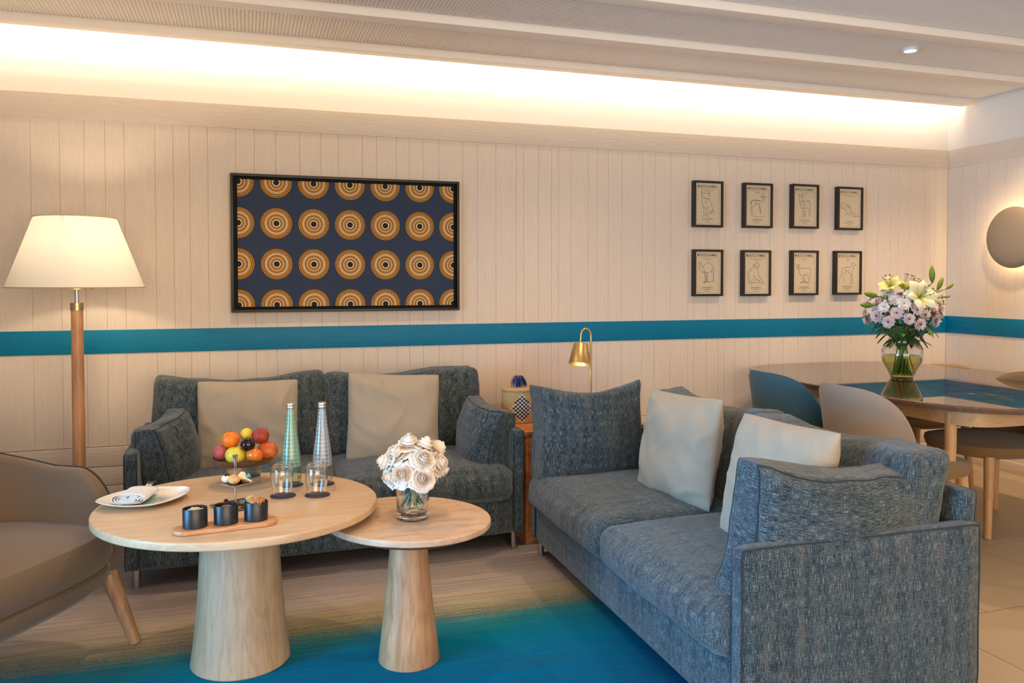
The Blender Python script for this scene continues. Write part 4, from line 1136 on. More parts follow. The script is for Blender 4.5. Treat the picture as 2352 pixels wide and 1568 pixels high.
# ------------------------------------------------------------------ flowers
def stem_pts(a, b, bend=0.0, n=6):
    a, b = Vector(a), Vector(b); out = []
    for i in range(n + 1):
        t = i / n; p = a.lerp(b, t); p.z += bend * math.sin(t * PI); out.append(p)
    return out
def rose_head(mb, M, r=0.036, seed=0, mi_in=1):
    rr_ = random.Random(seed)
    layers = [(3, 0.17, 0.88, 4), (3, 0.30, 0.92, 12), (4, 0.48, 0.93, 26), (5, 0.68, 0.88, 44), (5, 0.90, 0.72, 62), (6, 1.10, 0.50, 80)]
    for li, (n, rad, hh, open_) in enumerate(layers):
        for k in range(n):
            a0 = 2 * PI * k / n + li * 0.9 + rr_.uniform(-0.2, 0.2)
            wd = 2 * PI / n * (1.30 if li > 1 else 1.55)
            op = R(open_ + rr_.uniform(-8, 8)); sc_ = rr_.uniform(0.92, 1.10); tip = rr_.uniform(0.75, 1.0)
            off = rr_.uniform(-.05, .05)
            def fn(u, v, a0=a0, wd=wd, op=op, rad=rad, hh=hh, sc_=sc_, li=li, tip=tip, off=off):
                s_ = abs(2 * u - 1)
                a = a0 + (u - 0.5) * wd * (0.45 + 0.55 * math.sin(min(1, v * 1.25) * PI / 2))
                edge = 1 - (0.30 * s_ ** 1.6 * tip if li > 2 else 0.12 * s_ ** 2)
                vv = v * edge
                rho = r * rad * sc_ * (0.10 + 0.90 * math.sin(min(1, vv * 1.25) * PI / 2) ** 0.85)
                rho *= 1 - (0.22 * max(0, vv - 0.6) * (1 - li / 5.0))
                curl = max(0.0, vv - 0.70) / 0.30
                rho += r * 0.20 * curl * math.sin(op)
                z = r * (hh * 1.35 * vv ** 1.15 - 0.14 * li * vv + off) - r * 0.16 * curl ** 2 * math.sin(op) - r * 0.40
                rho *= 1 + 0.05 * math.sin(u * 8 + a0 * 3) * vv
                return (rho * math.cos(a), rho * math.sin(a), z)
            mb.grid(fn, 10, 9, mi=(1 if li < 1 else 0), M=M)
    mb.lathe([(0.0, -0.35 * r), (0.3 * r, -0.3 * r), (0.42 * r, -0.05 * r), (0.2 * r, 0.2 * r), (0, 0.22 * r)], 12, M=M, mi=0)
def look(p, d):
    d = Vector(d).normalized(); q = d.to_track_quat('Z', 'Y')
    return Matrix.Translation(p) @ q.to_matrix().to_4x4()
# glass cylinder vase on the side table
VX, VY = 0.531, 2.69
gv = thing('glass_vase', 'clear cylindrical glass vase of white roses on the side table', 'vase', (VX, VY, ZT2))
mb = MB(); r0 = 0.0555
mb.lathe([(0.0, 0.0), (0.050, 0.0), (r0, 0.006), (r0, 0.125), (0.0525, 0.126), (0.0525, 0.030), (0.045, 0.022), (0.02, 0.026), (0.008, 0.034), (0.0, 0.036)], 64)
mb.build('vase_body', GLASST, gv)
tg_ = NT('solid_base_glass'); gb_ = tg_.n('ShaderNodeBsdfGlass'); gb_.inputs['IOR'].default_value = 1.5; gb_.inputs['Roughness'].default_value = 0.0
MB().lathe([(0.0, 0.0015), (0.046, 0.0015), (0.0535, 0.006), (0.0538, 0.016), (0.044, 0.021), (0.022, 0.0245), (0.010, 0.031), (0.0, 0.0335)], 56).build('vase_base', tg_.done(gb_), gv)
MB().lathe([(0.0, 0.0375), (0.05, 0.031), (0.0518, 0.034), (0.0518, 0.070), (0.0, 0.070)], 56).build('water', WATER, gv)
roses = [(-0.090, 0.02, 0.192, -1.0, .1, .35), (-0.050, -0.055, 0.165, -.55, -.7, .35), (0.020, -0.080, 0.150, .15, -1, .3), (0.028, -0.055, 0.212, .15, -.7, .75),
         (0.086, -0.035, 0.188, .75, -.55, .4), (-0.058, 0.0, 0.225, -.45, -.25, .9), (-0.010, 0.015, 0.258, -.05, -.2, 1), (0.045, 0.012, 0.245, .4, .05, .9),
         (0.094, 0.035, 0.225, .9, .3, .6), (-0.02, 0.085, 0.205, -.2, 1, .5), (0.045, 0.08, 0.20, .4, .9, .5), (-0.085, -0.025, 0.150, -1, -.4, .1), (0.10, 0.0, 0.155, 1, -.2, .1)]
wh = ['white rose lowest at the front centre of the bouquet', ]
rlab = ['white rose at the far left of the low bouquet, facing left', 'white rose low front left in the glass cylinder', 'pink-hearted white rose lowest at front centre of the bouquet',
        'pink-hearted white rose in the middle of the bouquet, facing viewer', 'peach-lit cream rose at the right front of the bouquet', 'white rose upper left of the bouquet', 'white rose at the very top of the bouquet',
        'cream rose just right of the bouquet top', 'cream rose at the upper right edge of the bouquet', 'white rose hidden at the back of the bouquet', 'cream rose at the back right of the bouquet', 'small white rose drooping at lower left of the bouquet', 'cream rose drooping at lower right of the bouquet']
for i, (x, y, z, dx, dy, dz) in enumerate(roses):
    t = thing('rose', rlab[i], 'flower', (VX, VY, ZT2), group='roses in the glass cylinder')
    mb = MB(); rose_head(mb, look((x, y, z), (dx, dy, dz)), 0.0375 if i not in (11, 12) else 0.032, i + 3)
    mb.build('petals', [ROSEP, ROSEC], t, auto=0)
    a = random.Random(i).uniform(0, 2 * PI)
    e = (-x * 0.42, -y * 0.42, 0.044)
    MB().tube(stem_pts((x - dx * 0.01, y - dy * 0.01, z - 0.012), (x * 0.1, y * 0.1, 0.115), -0.006) + stem_pts((x * 0.1, y * 0.1, 0.113), e, 0)[1:], 0.0026, 8).build('stem', STEM, t)

# big vase on the dining table
WX, WY = 3.608, 3.741
bv = thing('glass_vase', 'round-bellied glass vase of mixed flowers on the marble dining table', 'vase', (WX, WY, ZD))
prof_o = [(0.0, 0.0), (0.075, 0.0), (0.078, 0.008), (0.082, 0.02), (0.105, 0.06), (0.130, 0.10), (0.140, 0.14), (0.134, 0.175), (0.112, 0.198), (0.095, 0.208), (0.088, 0.222), (0.092, 0.240), (0.098, 0.25)]
prof_o = [(r * 0.81, z * 0.92) for r, z in prof_o]
mb = MB(); mb.lathe(prof_o, 72, cap=False); mb.lathe([(max(0, r - 0.004), z + 0.004) for r, z in prof_o], 72, cap=False)
mb.build('vase_body', GLASS, bv)
MB().lathe([(r * 0.80, z * 0.90) for r, z in [(0.0, 0.006), (0.072, 0.006), (0.077, 0.02), (0.10, 0.06), (0.125, 0.10), (0.134, 0.135), (0.1335, 0.142), (0.0, 0.142)]], 64).build('water', WATERY, bv)
def mum_head(mb, M, r=0.032, seed=0):
    rr_ = random.Random(seed)
    for li, (n, el, L) in enumerate([(22, 8, 1.0), (20, 24, 0.94), (18, 42, 0.84), (14, 60, 0.66), (9, 76, 0.48)]):
        for k in range(n):
            a = 2 * PI * k / n + li * 0.35 + rr_.uniform(-.12, .12); e = R(el + rr_.uniform(-9, 9)); LL = r * L * rr_.uniform(0.88, 1.1); wd = r * 0.105
            ca, sa = math.cos(a), math.sin(a)
            vs = []; us = []
            for (t, ww, cv) in ((0.12, .45, 0), (0.55, 1.0, .07), (0.9, .8, .02), (1.0, .2, -.02)):
                rad = LL * t * math.cos(e * (1 - .25 * t)); zz = LL * t * math.sin(e) + LL * cv
                for s_ in (-1, 1): vs.append((rad * ca - s_ * wd * ww * sa, rad * sa + s_ * wd * ww * ca, zz)); us.append((0.5 + s_ * .5, t))
            f = [(0, 1, 3, 2), (2, 3, 5, 4), (4, 5, 7, 6)]
            mb.add(vs, f, [[us[i] for i in q] for q in f], 0, M)
    mb.lathe([(0, 0.0), (r * .26, r * .08), (r * .22, r * .3), (0, r * .38)], 10, M=M, mi=1)
rr = random.Random(21)
c0 = Vector((0, 0, 0.40))
mums = []
GA = PI * (3 - math.sqrt(5))
NM = 50
for i in range(NM):
    zz = 0.92 - 1.35 * (i + 0.5) / NM; rad = math.sqrt(max(0, 1 - zz * zz)); a = GA * i
    d = Vector((rad * math.cos(a), rad * math.sin(a), zz))
    k_ = 1.0 if i % 3 else 0.86
    p = Vector((d.x * 0.20 * k_, d.y * 0.185 * k_, 0.375 + d.z * 0.14 * k_))
    mums.append((p, d))
for i, (p, d) in enumerate(mums):
    white = (d.z > 0.45) or i % 5 == 0
    t = thing('chrysanthemum', ('white' if white else 'pale pink') + ' chrysanthemum bloom in the mixed bouquet on the dining table', 'flower', (WX, WY, ZD), group=('white' if white else 'pale pink') + ' chrysanthemums in the big vase')
    mb = MB(); mum_head(mb, look(p, d + Vector((0, -.25, .15))), rr.uniform(0.033, 0.042), i)
    mb.build('petals', [MUMW if white else MUMP, POLLEN if not white else LILYY], t, auto=0)
    MB().tube(stem_pts(p - d * 0.01, (d.x * 0.04, d.y * 0.04, 0.215), -0.01) + stem_pts((d.x * 0.04, d.y * 0.04, 0.21), (-d.x * 0.055, -d.y * 0.055, 0.015), 0)[1:], 0.0024, 6).build('stem', STEM, t)
def lily(label, p, d, r, mat, seed=0, opening=1.0):
    t = thing('lily', label, 'flower', (WX, WY, ZD), group='open lilies in the big vase')
    M = look(p, d); mb = MB()
    for k in range(6):
        a0 = 2 * PI * k / 6 + (0.1 if k % 2 else 0); ww = 0.34 if k % 2 else 0.46
        def fn(u, v, a0=a0, ww=ww):
            s_ = (2 * u - 1); w2 = ww * math.sin(min(1, v * 1.02 + 0.04) * PI) ** 0.7 * r * (1.0 - 0.15 * v)
            rad = r * (0.08 + 0.95 * v ** 1.25 * opening); z = r * (0.95 * v - 0.62 * v ** 3 * opening) 
            z += -abs(s_) * w2 * 0.35 + 0.02 * r * math.sin(v * 14 + k) * s_
            x = rad; y = s_ * w2
            return (x * math.cos(a0) - y * math.sin(a0), x * math.sin(a0) + y * math.cos(a0), z)
        mb.grid(fn, 6, 12, M=M)
    mb.build('petals', mat, t, auto=0)
    mb = MB()
    for k in range(6):
        a = 2 * PI * k / 6 + .3
        e = (0.28 * r * math.cos(a), 0.28 * r * math.sin(a), 0.95 * r)
        mb.tube([(0, 0, 0), (e[0] * .6, e[1] * .6, .5 * r), e], 0.0012, 5, M=M)
        mb.tube([(e[0] - 0.006 * math.sin(a), e[1] + 0.006 * math.cos(a), e[2]), (e[0] + 0.006 * math.sin(a), e[1] - 0.006 * math.cos(a), e[2] + .001)], 0.0022, 6, mi=1, M=M)
    mb.build('stamens', [LEAFL, POLLEN], t)
    MB().tube(stem_pts(p, (p[0] * 0.2, p[1] * 0.2, 0.22), 0.0) + stem_pts((p[0] * 0.2, p[1] * 0.2, 0.215), (-p[0] * .25, -p[1] * .25, 0.02))[1:], 0.0033, 8).build('stem', STEM, t)
lily('pale yellow lily open at the top left of the dining bouquet', (-0.105, -0.02, 0.515), (-.55, -.25, .8), 0.085, LILYY, 1, .8)
lily('pale yellow lily opening upward at the top centre of the dining bouquet', (-0.015, -0.03, 0.51), (.25, -.2, 1), 0.09, LILYY, 2, .85)
lily('large white lily facing the viewer at the centre of the dining bouquet', (-0.07, -0.185, 0.465), (-.1, -1, .5), 0.10, LILYP, 3, 1.05)
lily('white lily low at the right of the dining bouquet', (0.12, -0.06, 0.435), (.7, -.6, .2), 0.085, LILYP, 4, 1.0)
lily('yellow lily half open behind the central white lily', (0.10, 0.02, 0.50), (.45, .1, .9), 0.075, LILYY, 5, .6)
def bud(label, p, d, L):
    t = thing('lily_bud', label, 'flower bud', (WX, WY, ZD), group='closed lily buds in the big vase')
    M = look(p, d)
    MB().lathe([(0.0, 0.0), (0.006, 0.004), (L * 0.14, L * 0.25), (L * 0.165, L * 0.5), (L * 0.13, L * 0.75), (L * 0.05, L * 0.95), (0, L)], 12, M=M).build('bud', BUD, t)
    MB().tube(stem_pts(p, (p[0] * 0.35, p[1] * 0.35, 0.42), 0.012) + stem_pts((p[0] * 0.35, p[1] * 0.35, 0.42), (p[0] * .1, p[1] * .1, 0.2))[1:] + [(-p[0] * .15, -p[1] * .15, 0.02)], 0.0026, 8).build('stem', STEM, t)
bud('upright green lily bud, topmost in the dining bouquet', (0.215, 0.0, 0.545), (-.05, 0, 1), 0.105)
bud('green lily bud leaning right in the dining bouquet, below the topmost', (0.255, 0.0, 0.505), (.45, 0, .85), 0.085)
bud('small green lily bud at the far right tip of the dining bouquet', (0.325, 0.0, 0.512), (.85, 0, .5), 0.06)
bud('thin green lily bud low at the right of the dining bouquet', (0.28, -0.03, 0.462), (.95, 0, .2), 0.045)
bud('yellowish lily bud standing left of the topmost one', (0.165, 0.01, 0.488), (0, 0, 1), 0.065)
bud('yellow green lily bud pointing left over the dining bouquet, upper of two', (-0.205, -0.03, 0.47), (-.95, 0, .18), 0.10)
bud('yellow green lily bud pointing left over the dining bouquet, lower of two', (-0.235, -0.03, 0.418), (-.97, 0, .06), 0.095)
# foliage
mb = MB(); rr = random.Random(9)
def leaf(mb, p, d, L, W_, mi=0, droop=0.3):
    M = look(p, d)
    mb.grid(lambda u, v: ((2 * u - 1) * W_ * math.sin(min(1, v + .03) * PI) ** .8 * (1 + .25 * math.sin(v * 22)), -droop * L * v * v - abs(2 * u - 1) * W_ * .3, L * v), 4, 10, mi=mi, M=M)
for i in range(120):
    a = rr.uniform(0, 2 * PI); z = rr.uniform(0.20, 0.47); rad = rr.uniform(0.05, 0.15) * (1.15 if z > .28 else .85)
    d = Vector((math.cos(a), math.sin(a), rr.uniform(-.9, .7)))
    leaf(mb, (rad * math.cos(a), rad * math.sin(a), z), d, rr.uniform(0.045, 0.085), rr.uniform(0.010, 0.020), 0 if rr.random() < .8 else 1)
for i in range(10):
    a = rr.uniform(0, 2 * PI)
    leaf(mb, (0.17 + rr.uniform(-.03, .03), 0.0 + rr.uniform(-.04, .04), rr.uniform(.42, .5)), (math.cos(a), math.sin(a) * .4, rr.uniform(-.5, 1)), 0.08, 0.009, 1)
for i in range(14):
    a = rr.uniform(0, 2 * PI)
    mb.tube([(0.07 * math.cos(a), 0.07 * math.sin(a), 0.02), (0.02 * math.cos(a + 1), 0.02 * math.sin(a + 1), 0.2), (0.1 * math.cos(a), 0.1 * math.sin(a), 0.34)], 0.003, 6, mi=1)
o = mb.build('foliage', [LEAF, LEAFL], None, auto=0, loc=(WX, WY, ZD))
tag(o, 'dark green leaves and stems filling the mixed bouquet on the dining table', 'foliage', kind='stuff')

# ------------------------------------------------------------------ things on the coffee table
def zt(x, y): return ZT1
# plate
pt = MB(); 
def pring(s_, z, rot=R(20), n=1.62):
    ring = superring(0.150 * s_, 0.128 * s_, n, z, 96)
    return [(x * math.cos(rot) - y * math.sin(rot), x * math.sin(rot) + y * math.cos(rot), z + 0.006 * (s_ ** 6) * (abs(math.cos(2 * PI * i / 96)) ** 6)) for i, (x, y, z) in enumerate(ring)]
pt.loft([pring(0.55, 0.0), pring(0.62, 0.001), pring(0.97, 0.017), pring(1.0, 0.0195), pring(0.99, 0.0215), pring(0.93, 0.019), pring(0.66, 0.006), pring(0.5, 0.004), pring(0.1, 0.0035)])
def m_plate():
    t = NT('white_plate_glaze')
    tc = t.n('ShaderNodeTexCoord'); sp = t.n('ShaderNodeSeparateXYZ'); t.l(tc.outputs['Object'], sp.inputs[0])
    dx = t.math('DIVIDE', t.math('SUBTRACT', sp.outputs[0], 0.015), 0.075); dy = t.math('DIVIDE', sp.outputs[1], 0.085)
    r = t.math('SQRT', t.math('ADD', t.math('MULTIPLY', dx, dx), t.math('MULTIPLY', dy, dy)))
    n = t.noise(t.coord('Object'), 90, 4, .7)
    f = t.ramp(t.math('ADD', r, t.math('MULTIPLY', t.math('SUBTRACT', n, .5), .8)), [(0.35, 0.8), (1.0, 0.0)])
    return t.done(t.pbsdf(t.mix(f, srgb(238, 232, 222), srgb(92, 146, 150)), 0.07))
o = pt.build('dessert_plate', m_plate(), None, loc=(-0.335, 2.99, ZT1))
tag(o, 'white glazed plate with pointed corners and teal centre on the coffee table', 'plate')
# napkin: flattened roll of several folds
nk = thing('folded_napkin', 'rolled white cloth napkin lying on the pointed plate', 'napkin', (-0.362, 3.005, ZT1 + 0.0075), R(-14))
mb = MB()
def roll(t, lay):
    a = 2 * PI * t; k = 1 - 0.17 * lay
    return (0.052 * k * sq(math.cos(a), .8), 0.016 * (k - .08 * lay) * sq(math.sin(a), .7) + 0.0165)
for lay in range(4):
    def fn(u, v, lay=lay):
        x, z = roll(u * (0.98 if lay else 1.0) + .13 * lay, lay)
        yy = (v - .5) * (0.145 + 0.004 * lay) + 0.004 * math.sin(u * 9)
        z *= 1 + 0.10 * math.sin(v * 5 + u * 6) * .5 - (0.18 * (v) if lay == 0 else .18 * v)
        return (x * (1 + .06 * math.sin(v * 6)), yy, z + 0.001)
    mb.grid(fn, 36, 10, uvf=lambda a, b: (a * .2, b * .14))
o = mb.build('cloth', NAPKIN, nk); so = o.modifiers.new('s', 'SOLIDIFY'); so.thickness = 0.0016
fk = MB()
Mf = Matrix.Identity(4)
fk.box(-0.004, 0.004, -0.075, 0.035, 0, 0.0015)
fk.loft([[(-0.004, 0.035, 0), (0.004, 0.035, 0), (0.004, 0.035, .0015), (-0.004, 0.035, .0015)], [(-0.0105, 0.055, 0.001), (0.0105, 0.055, 0.001), (0.0105, 0.055, .0025), (-0.0105, 0.055, .0025)], [(-0.0105, 0.066, 0.002), (0.0105, 0.066, 0.002), (0.0105, 0.066, .0035), (-0.0105, 0.066, .0035)]])
for k in range(4): x = -0.0105 + k * 0.0065; fk.box(x, x + 0.0018, 0.064, 0.094, 0.002, 0.0035)
o = fk.build('fork', STEELD, None, loc=(-0.340, 3.035, ZT1 + 0.024), rot=(R(7), 0, R(-10)), bevel=0.0004)
tag(o, 'steel fork with four tines resting on top of the napkin edge', 'fork')

# serving board with three bowls of nuts
brd = MB()
BA = R(6.5)
BX, BY = -0.063, 2.597
def stadium(L, r, z, N=64):
    out = []
    for i in range(N):
        a = 2 * PI * i / N; cx_ = L if math.cos(a) > 0 else -L
        out.append((cx_ + r * math.cos(a), r * math.sin(a), z))
    return out
brd.loft([stadium(0.108, 0.040, 0), stadium(0.108, 0.043, 0.002), stadium(0.108, 0.044, 0.008), stadium(0.108, 0.042, 0.013), stadium(0.108, 0.039, 0.0145)])
o = brd.build('serving_board', BOARDW, None, loc=(BX, BY, ZT1), rot=(0, 0, BA))
tag(o, 'narrow rounded wooden serving board carrying three black bowls', 'board')
BZ = ZT1 + 0.0145
bowl_lab = ['black oval bowl of pistachios at the left end of the serving board', 'black oval bowl of almonds in the middle of the serving board', 'black oval bowl heaped with walnuts at the right end of the serving board']
bcen = []
for k, dx in enumerate((-0.088, 0.0, 0.088)):
    x = BX + dx * math.cos(BA) - 0.0; y = BY + dx * math.sin(BA)
    bcen.append((x, y))
    m = MB(); ro = 0.0335
    m.lathe([(0.0, 0.0), (ro - .002, 0.0), (ro, 0.002), (ro, 0.0565), (ro - .001, 0.058), (ro - .003, 0.0565), (ro - 0.004, 0.03), (0, 0.028)], 56, sx=1.06, sy=0.92)
    o = m.build('snack_bowl', BOWLB, None, loc=(x, y, BZ), rot=(0, 0, BA))
    tag(o, bowl_lab[k], 'bowl', 'black bowls on the serving board')
def nut_mesh(kind):
    m = MB()
    if kind == 'pistachio': m.lathe([(0, -0.0085), (0.0045, -0.006), (0.0062, 0), (0.0045, 0.006), (0, 0.0088)], 14, sx=1, sy=.85)
    elif kind == 'almond': m.lathe([(0, -0.011), (0.005, -0.0075), (0.0072, -0.001), (0.005, 0.006), (0.0015, 0.010), (0, 0.0115)], 14, sx=1, sy=.6)
    else:
        m.grid(lambda u, v: tuple(Vector((math.sin(v * PI) * math.cos(u * 2 * PI), math.sin(v * PI) * math.sin(u * 2 * PI), math.cos(v * PI) * 1.1)) * 0.0088 * (1 + .10 * math.sin(u * 10 * PI) * math.sin(v * 9) + .05 * math.sin(v * 21))), 40, 20, closeu=True)
    return m
nutmat = {'pistachio': plain('pistachio_shell', srgb(214, 190, 150), .6, var=.15, scale=120), 'almond': plain('almond_skin', srgb(150, 88, 48), .6, var=.2, scale=160), 'walnut': plain('walnut_flesh', srgb(182, 128, 78), .6, var=.3, scale=140)}
for k, (kind, n) in enumerate((('pistachio', 13), ('almond', 12), ('walnut', 11))):
    rr = random.Random(k + 40); proto = None
    for i in range(n):
        a = i * 2.4; rad = 0.0225 * math.sqrt((i + .5) / n)
        hz = {'pistachio': 0.046, 'almond': 0.043, 'walnut': 0.054}[kind] + 0.010 * (1 - rad / 0.0225) * (1 if kind != 'walnut' else 1.6)
        loc = (bcen[k][0] + rad * math.cos(a), bcen[k][1] + rad * math.sin(a), BZ + hz)
        rot = (rr.uniform(0, 3) if kind == 'walnut' else R(90) + rr.uniform(-.35, .35), rr.uniform(-.4, .4), rr.uniform(0, 6))
        if proto is None:
            proto = nut_mesh(kind).build({'pistachio': 'pistachio', 'almond': 'almond', 'walnut': 'walnut'}[kind], nutmat[kind])
            tag(proto, {'pistachio': 'pale pistachio nut in the left black bowl', 'almond': 'brown almond in the middle black bowl', 'walnut': 'walnut half piled in the right black bowl'}[kind], 'nut', {'pistachio': 'pistachios in the left bowl', 'almond': 'almonds in the middle bowl', 'walnut': 'walnuts in the right bowl'}[kind])
            o = proto
        else:
            o = proto.copy(); COL.objects.link(o)
        o.location = loc; o.rotation_euler = rot

# pastry stand, two tiers
psx, psy = -0.038, 2.835
ps = thing('pastry_stand', 'two-tier steel pastry stand with square trays behind the serving board', 'cake stand', (psx, psy, ZT1))
MB().lathe([(0.0035, 0.0), (0.0035, 0.135), (0.005, 0.150), (0.0085, 0.170), (0.0085, 0.173), (0.0, 0.174)], 20).build('rod', STEELD, ps)
def sqtray(z, L, a):
    m = MB(); Mz = Matrix.Translation((0, 0, z)) @ Matrix.Rotation(a, 4, 'Z')
    m.box(-L, L, -L, L, 0, 0.002, M=Mz)
    return m
sqtray(0.004, 0.062, R(30)).build('lower_tray', STEELD, ps, smooth=False, bevel=0.0008)
sqtray(0.078, 0.044, R(38)).build('upper_tray', STEELD, ps, smooth=False, bevel=0.0008)
cream = plain('piped_cream', srgb(240, 222, 190), .5); choc = plain('chocolate', srgb(48, 24, 14), .3); choux = plain('choux_pastry', srgb(222, 168, 110), .6, var=.12, scale=90)
Z8 = ZT1 + 0.0805
def choux_bun(name, label, loc, mat_, topm, s_=1.0, lobes=9, group=None, flat=.72):
    t = thing(name, label, 'pastry', loc, group=group)
    m = MB(); m.grid(lambda u, v: tuple(Vector((math.sin(v * PI) * math.cos(u * 2 * PI), math.sin(v * PI) * math.sin(u * 2 * PI), -math.cos(v * PI) * flat + flat)) * 0.0145 * s_ * (1 + .10 * abs(math.sin(u * lobes * PI + v * 4)))), 54, 16, closeu=True)
    m.build('dough', mat_, t)
    m = MB(); m.lathe([(0.0085 * s_, 0.018 * s_), (0.009 * s_, 0.021 * s_), (0.006 * s_, 0.024 * s_), (0.0, 0.0275 * s_)], 14); m.build('topping', topm, t)
    return t
choux_bun('cream_puff', 'striped white cream puff topped with dark chocolate, left on upper tray', (psx - 0.026, psy + 0.006, Z8), cream, choc, 1.2, 7)
choux_bun('choux_bun', 'golden ridged choux bun at the front of the upper tray', (psx - 0.004, psy - 0.022, Z8), choux, choux, 1.25, 8)
t = thing('chocolate_roll', 'dark chocolate roll with cream end on the upper tray', 'pastry', (psx + 0.014, psy + 0.018, Z8 + 0.013), rot=(R(62), 0, R(35)))
MB().lathe([(0, -0.018), (0.0125, -0.018), (0.013, -0.016), (0.013, 0.016)], 24, cap=True).build('roll', choc, t)
MB().lathe([(0, 0.024), (0.006, 0.023), (0.012, 0.02), (0.013, 0.016)], 18).build('cream_end', cream, t)
m = MB()
m.tube([(-0.026, 0, 0.004), (-0.01, 0, 0.016), (0.008, 0, 0.010), (0.018, 0, 0.004)], [0.003, 0.010, 0.008, 0.003], 12)
m.tube([(0.008, 0, 0.010), (0.024, 0.004, 0.018)], [0.005, 0.008], 8, mi=1)
m.tube([(0.012, 0, 0.007), (0.030, -0.004, -0.002)], [0.004, 0.003], 8)
o = m.build('cone_pastry', [cream, plain('turquoise_sugar', srgb(70, 170, 180), .4)], None, loc=(psx + 0.022, psy - 0.004, Z8 + 0.004), rot=(0, 0, R(-5)))
tag(o, 'pale curved horn pastry with turquoise tip, right on upper tray', 'pastry')
Z9 = ZT1 + 0.0065
choux_bun('walnut_cake', 'small round walnut-topped cake on the lower tray, right of the rod', (psx + 0.05, psy - 0.02, Z9), plain('sponge_layer', srgb(226, 196, 96), .6), nutmat['walnut'], 1.15, 3, flat=.9)
choux_bun('chocolate_tart', 'small chocolate tart on the lower tray, left of the rod', (psx - 0.03, psy - 0.01, Z9), choux, choc, 0.9, 5, flat=.5)

# fruit stand
fx_, fy_ = -0.012, 3.16
fs = thing('fruit_stand', 'dark wooden fruit dish raised on a square steel block', 'fruit stand', (fx_, fy_, ZT1))
m = MB(); Mz = Matrix.Rotation(R(35), 4, 'Z')
for (x0, x1, y0, y1) in ((-0.042, 0.042, -0.042, -0.039), (-0.042, 0.042, 0.039, 0.042), (-0.042, -0.039, -0.039, 0.039), (0.039, 0.042, -0.039, 0.039)): m.box(x0, x1, y0, y1, 0, 0.072, M=Mz)
m.build('block', STEELD, fs, smooth=False)
MB().lathe([(0.0, 0.072), (0.075, 0.072), (0.100, 0.080), (0.112, 0.096), (0.114, 0.100), (0.110, 0.1005), (0.098, 0.088), (0.07, 0.081), (0, 0.081)], 72).build('dish', DISHW, fs)
def fruit(name, label, rayx, z, y, r, c1, c2, sq_=0.95, dimple=0.12, stem=True, mode=0, rough=.42, top=None, elong=1.0, rot=(0, 0, 0)):
    t = thing(name, label, 'fruit', (rayx, y, ZT1 + z), rot=rot)
    tt = NT(name + '_skin'); v = tt.coord('Object')
    n = tt.noise(v, 1.0 / r * .55, 4, .6, .6)
    col = tt.mix(tt.ramp(n, [(.35, 0.0), (.65, 1.0)]), c1, c2)
    nz = tt.noise(v, 900 if mode else 60, 2)
    mt = tt.done(tt.pbsdf(col, rough, 0, tt.bump(nz, .25 if mode else .05, .0006)))
    def fn(u, vv):
        a = vv * PI; rr_ = math.sin(a); z_ = -math.cos(a) * sq_ * elong
        z_ -= dimple * math.exp(-((1 - vv) * 7) ** 2) - dimple * .6 * math.exp(-(vv * 7) ** 2)
        k = 1 + 0.015 * math.sin(u * 10 * PI) * (1 if not mode else 0)
        return (r * rr_ * math.cos(u * 2 * PI) * k, r * rr_ * math.sin(u * 2 * PI) * k, r * z_)
    m = MB(); m.grid(fn, 32, 20, closeu=True); m.build('skin', mt, t)
    if stem: MB().tube([(0, 0, r * (sq_ * elong - dimple)), (0.001, 0, r * (sq_ * elong + .12))], 0.0013, 6).build('stem', POLLEN, t)
    if top:
        m = MB()
        for k in range(4): leaf(m, (0, 0, r * (sq_ * elong - dimple * .8)), (math.cos(k * PI / 2), math.sin(k * PI / 2), .15), r * .6, r * .2, 0, .1)
        m.build('calyx', top, t)
    return t
zb = 0.083
fruit('apple', 'yellow-green apple at the front left of the fruit dish', -0.041, zb + .034, 3.105, .0365, srgb(214, 194, 50), srgb(226, 206, 74), .92, .15)
fruit('peach', 'pink-red peach at the left edge of the fruit dish', -0.088, zb + .035, 3.165, .0325, srgb(196, 92, 74), srgb(160, 60, 60), .95, .08, False, 1, .6)
fruit('persimmon', 'orange persimmon with dark calyx at the front right of the fruit dish', 0.025, zb + .031, 3.088, .031, srgb(214, 106, 26), srgb(226, 126, 40), .88, .06, False, 0, .2, plain('dried_calyx', srgb(70, 48, 24), .8), 1.0, (R(150), R(20), 0))
fruit('apple', 'red and yellow striped apple at the right end of the fruit dish', 0.072, zb + .037, 3.135, .037, srgb(190, 60, 30), srgb(214, 120, 50), .95, .15)
fruit('orange', 'bright orange with dimpled peel stacked upper left', -0.058, zb + .083, 3.15, .0325, srgb(232, 112, 16), srgb(238, 124, 24), .97, .05, True, 1, .4)
fruit('plum', 'glossy black plum in the middle of the fruit pile', 0.002, zb + .073, 3.092, .0265, srgb(14, 6, 16), srgb(38, 14, 28), .95, .06, True, 0, .1)
fruit('lemon', 'small yellow lemon at the top of the fruit pile', -0.004, zb + .098, 3.165, .021, srgb(232, 190, 50), srgb(220, 196, 70), .95, -.05, False, 1, .4, None, 1.15, (0, R(35), 0))
fruit('peach', 'dark red peach stacked upper right of the fruit pile', 0.048, zb + .088, 3.165, .0315, srgb(140, 30, 20), srgb(180, 70, 40), .95, .08, False, 1, .6)

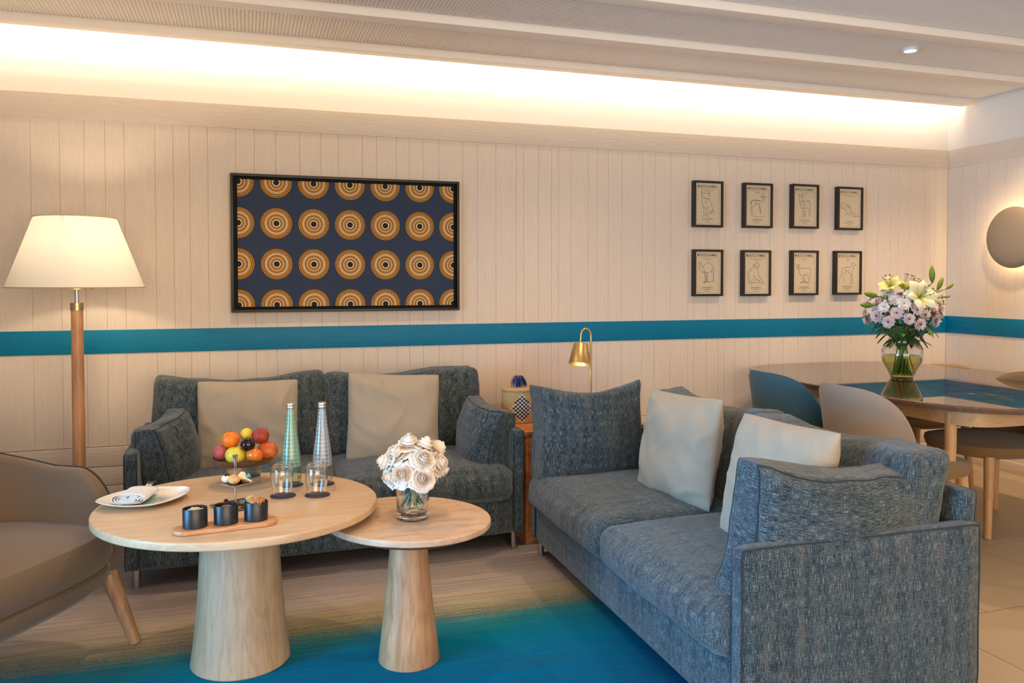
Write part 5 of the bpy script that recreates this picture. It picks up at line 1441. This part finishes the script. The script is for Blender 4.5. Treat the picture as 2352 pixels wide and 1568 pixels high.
# coasters, bottles, glasses
def coaster(label, x, y):
    o = MB().lathe([(0.0, 0.0), (0.043, 0.0), (0.044, 0.001), (0.043, 0.003), (0.0, 0.003)], 48).build('coaster', COASTER, None, loc=(x, y, ZT1))
    return tag(o, label, 'coaster', 'round dark coasters on the coffee table')
coaster('round dark coaster under the left upturned glass', 0.118, 2.923); coaster('round dark coaster under the right upturned glass', 0.233, 2.897)
coaster('round dark coaster under the green bottle', 0.153, 3.072); coaster('round dark coaster under the clear bottle', 0.264, 3.052)
bprof = [(0.0, 0.0), (0.033, 0.0), (0.0365, 0.004), (0.0368, 0.02), (0.0366, 0.07), (0.0345, 0.10), (0.0290, 0.145), (0.0228, 0.19), (0.0172, 0.235), (0.0138, 0.27), (0.0132, 0.287), (0.0145, 0.288)]
cap_m = plain('silver_cap', (0.72, 0.70, 0.68), .35, 1.0)
def bottle(label, x, y, mt, tint_water, txt=True, rz=0):
    b = thing('water_bottle', label, 'bottle', (x, y, ZT1 + 0.003), rz, 'patterned water bottles')
    MB().lathe(bprof, 72, cap=False).build('glass', mt, b)
    MB().lathe([(0.0, 0.003), (0.0335, 0.004), (0.0345, 0.07), (0.0325, 0.10), (0.027, 0.145), (0.0208, 0.19), (0.0152, 0.235), (0.012, 0.262), (0.0, 0.262)], 48).build('water', tint_water, b)
    m = MB().lathe([(0.0142, 0.281), (0.0150, 0.282), (0.0150, 0.288), (0.0143, 0.289), (0.0143, 0.290), (0.0150, 0.291), (0.0150, 0.299), (0.0135, 0.301), (0.0, 0.301)], 36); m.build('cap', cap_m, b)
    for (s_, size, zz, sx_) in (('Saïss', 0.019, 0.024, 1.0), ('EAU MINERALE NATURELLE', 0.0045, 0.014, 1.0)):
        v, f = text_mb(s_, size, sx_)
        m = MB(); R_ = 0.0374
        m.add([(R_ * math.sin(p[0] / R_), -R_ * math.cos(p[0] / R_), zz + p[1]) for p in v], f)
        m.build('lettering', INK, b, smooth=False)
    return b
bottle('green-tinted patterned water bottle, left of the two', 0.153, 3.072, BOTG, m_glass('green_water', (0.86, 0.96, 0.90), 0.3, 1.2), rz=R(60))
bottle('clear white-patterned water bottle, right of the two', 0.264, 3.052, BOTC, m_glass('clear_water', (0.96, 0.97, 0.97), 0.3, 1.2), rz=R(-18))
gp = [(0.031, 0.0), (0.0315, 0.001), (0.0375, 0.045), (0.0395, 0.075), (0.037, 0.095), (0.030, 0.108), (0.020, 0.114), (0.012, 0.115), (0.0, 0.1145)]
gpi = [(0.0, 0.105), (0.012, 0.1055), (0.020, 0.104), (0.029, 0.099), (0.035, 0.088), (0.0375, 0.072), (0.036, 0.045), (0.030, 0.001), (0.031, 0.0)]
def glass(label, x, y):
    o = MB().lathe(gp + gpi, 64, cap=False).build('drinking_glass', GLASST, None, loc=(x, y, ZT1 + 0.003))
    return tag(o, label, 'glass', 'upturned glasses on the coffee table')
glass('upturned clear drinking glass in front of the green bottle', 0.114, 2.923); glass('upturned clear drinking glass in front of the clear bottle', 0.230, 2.897)
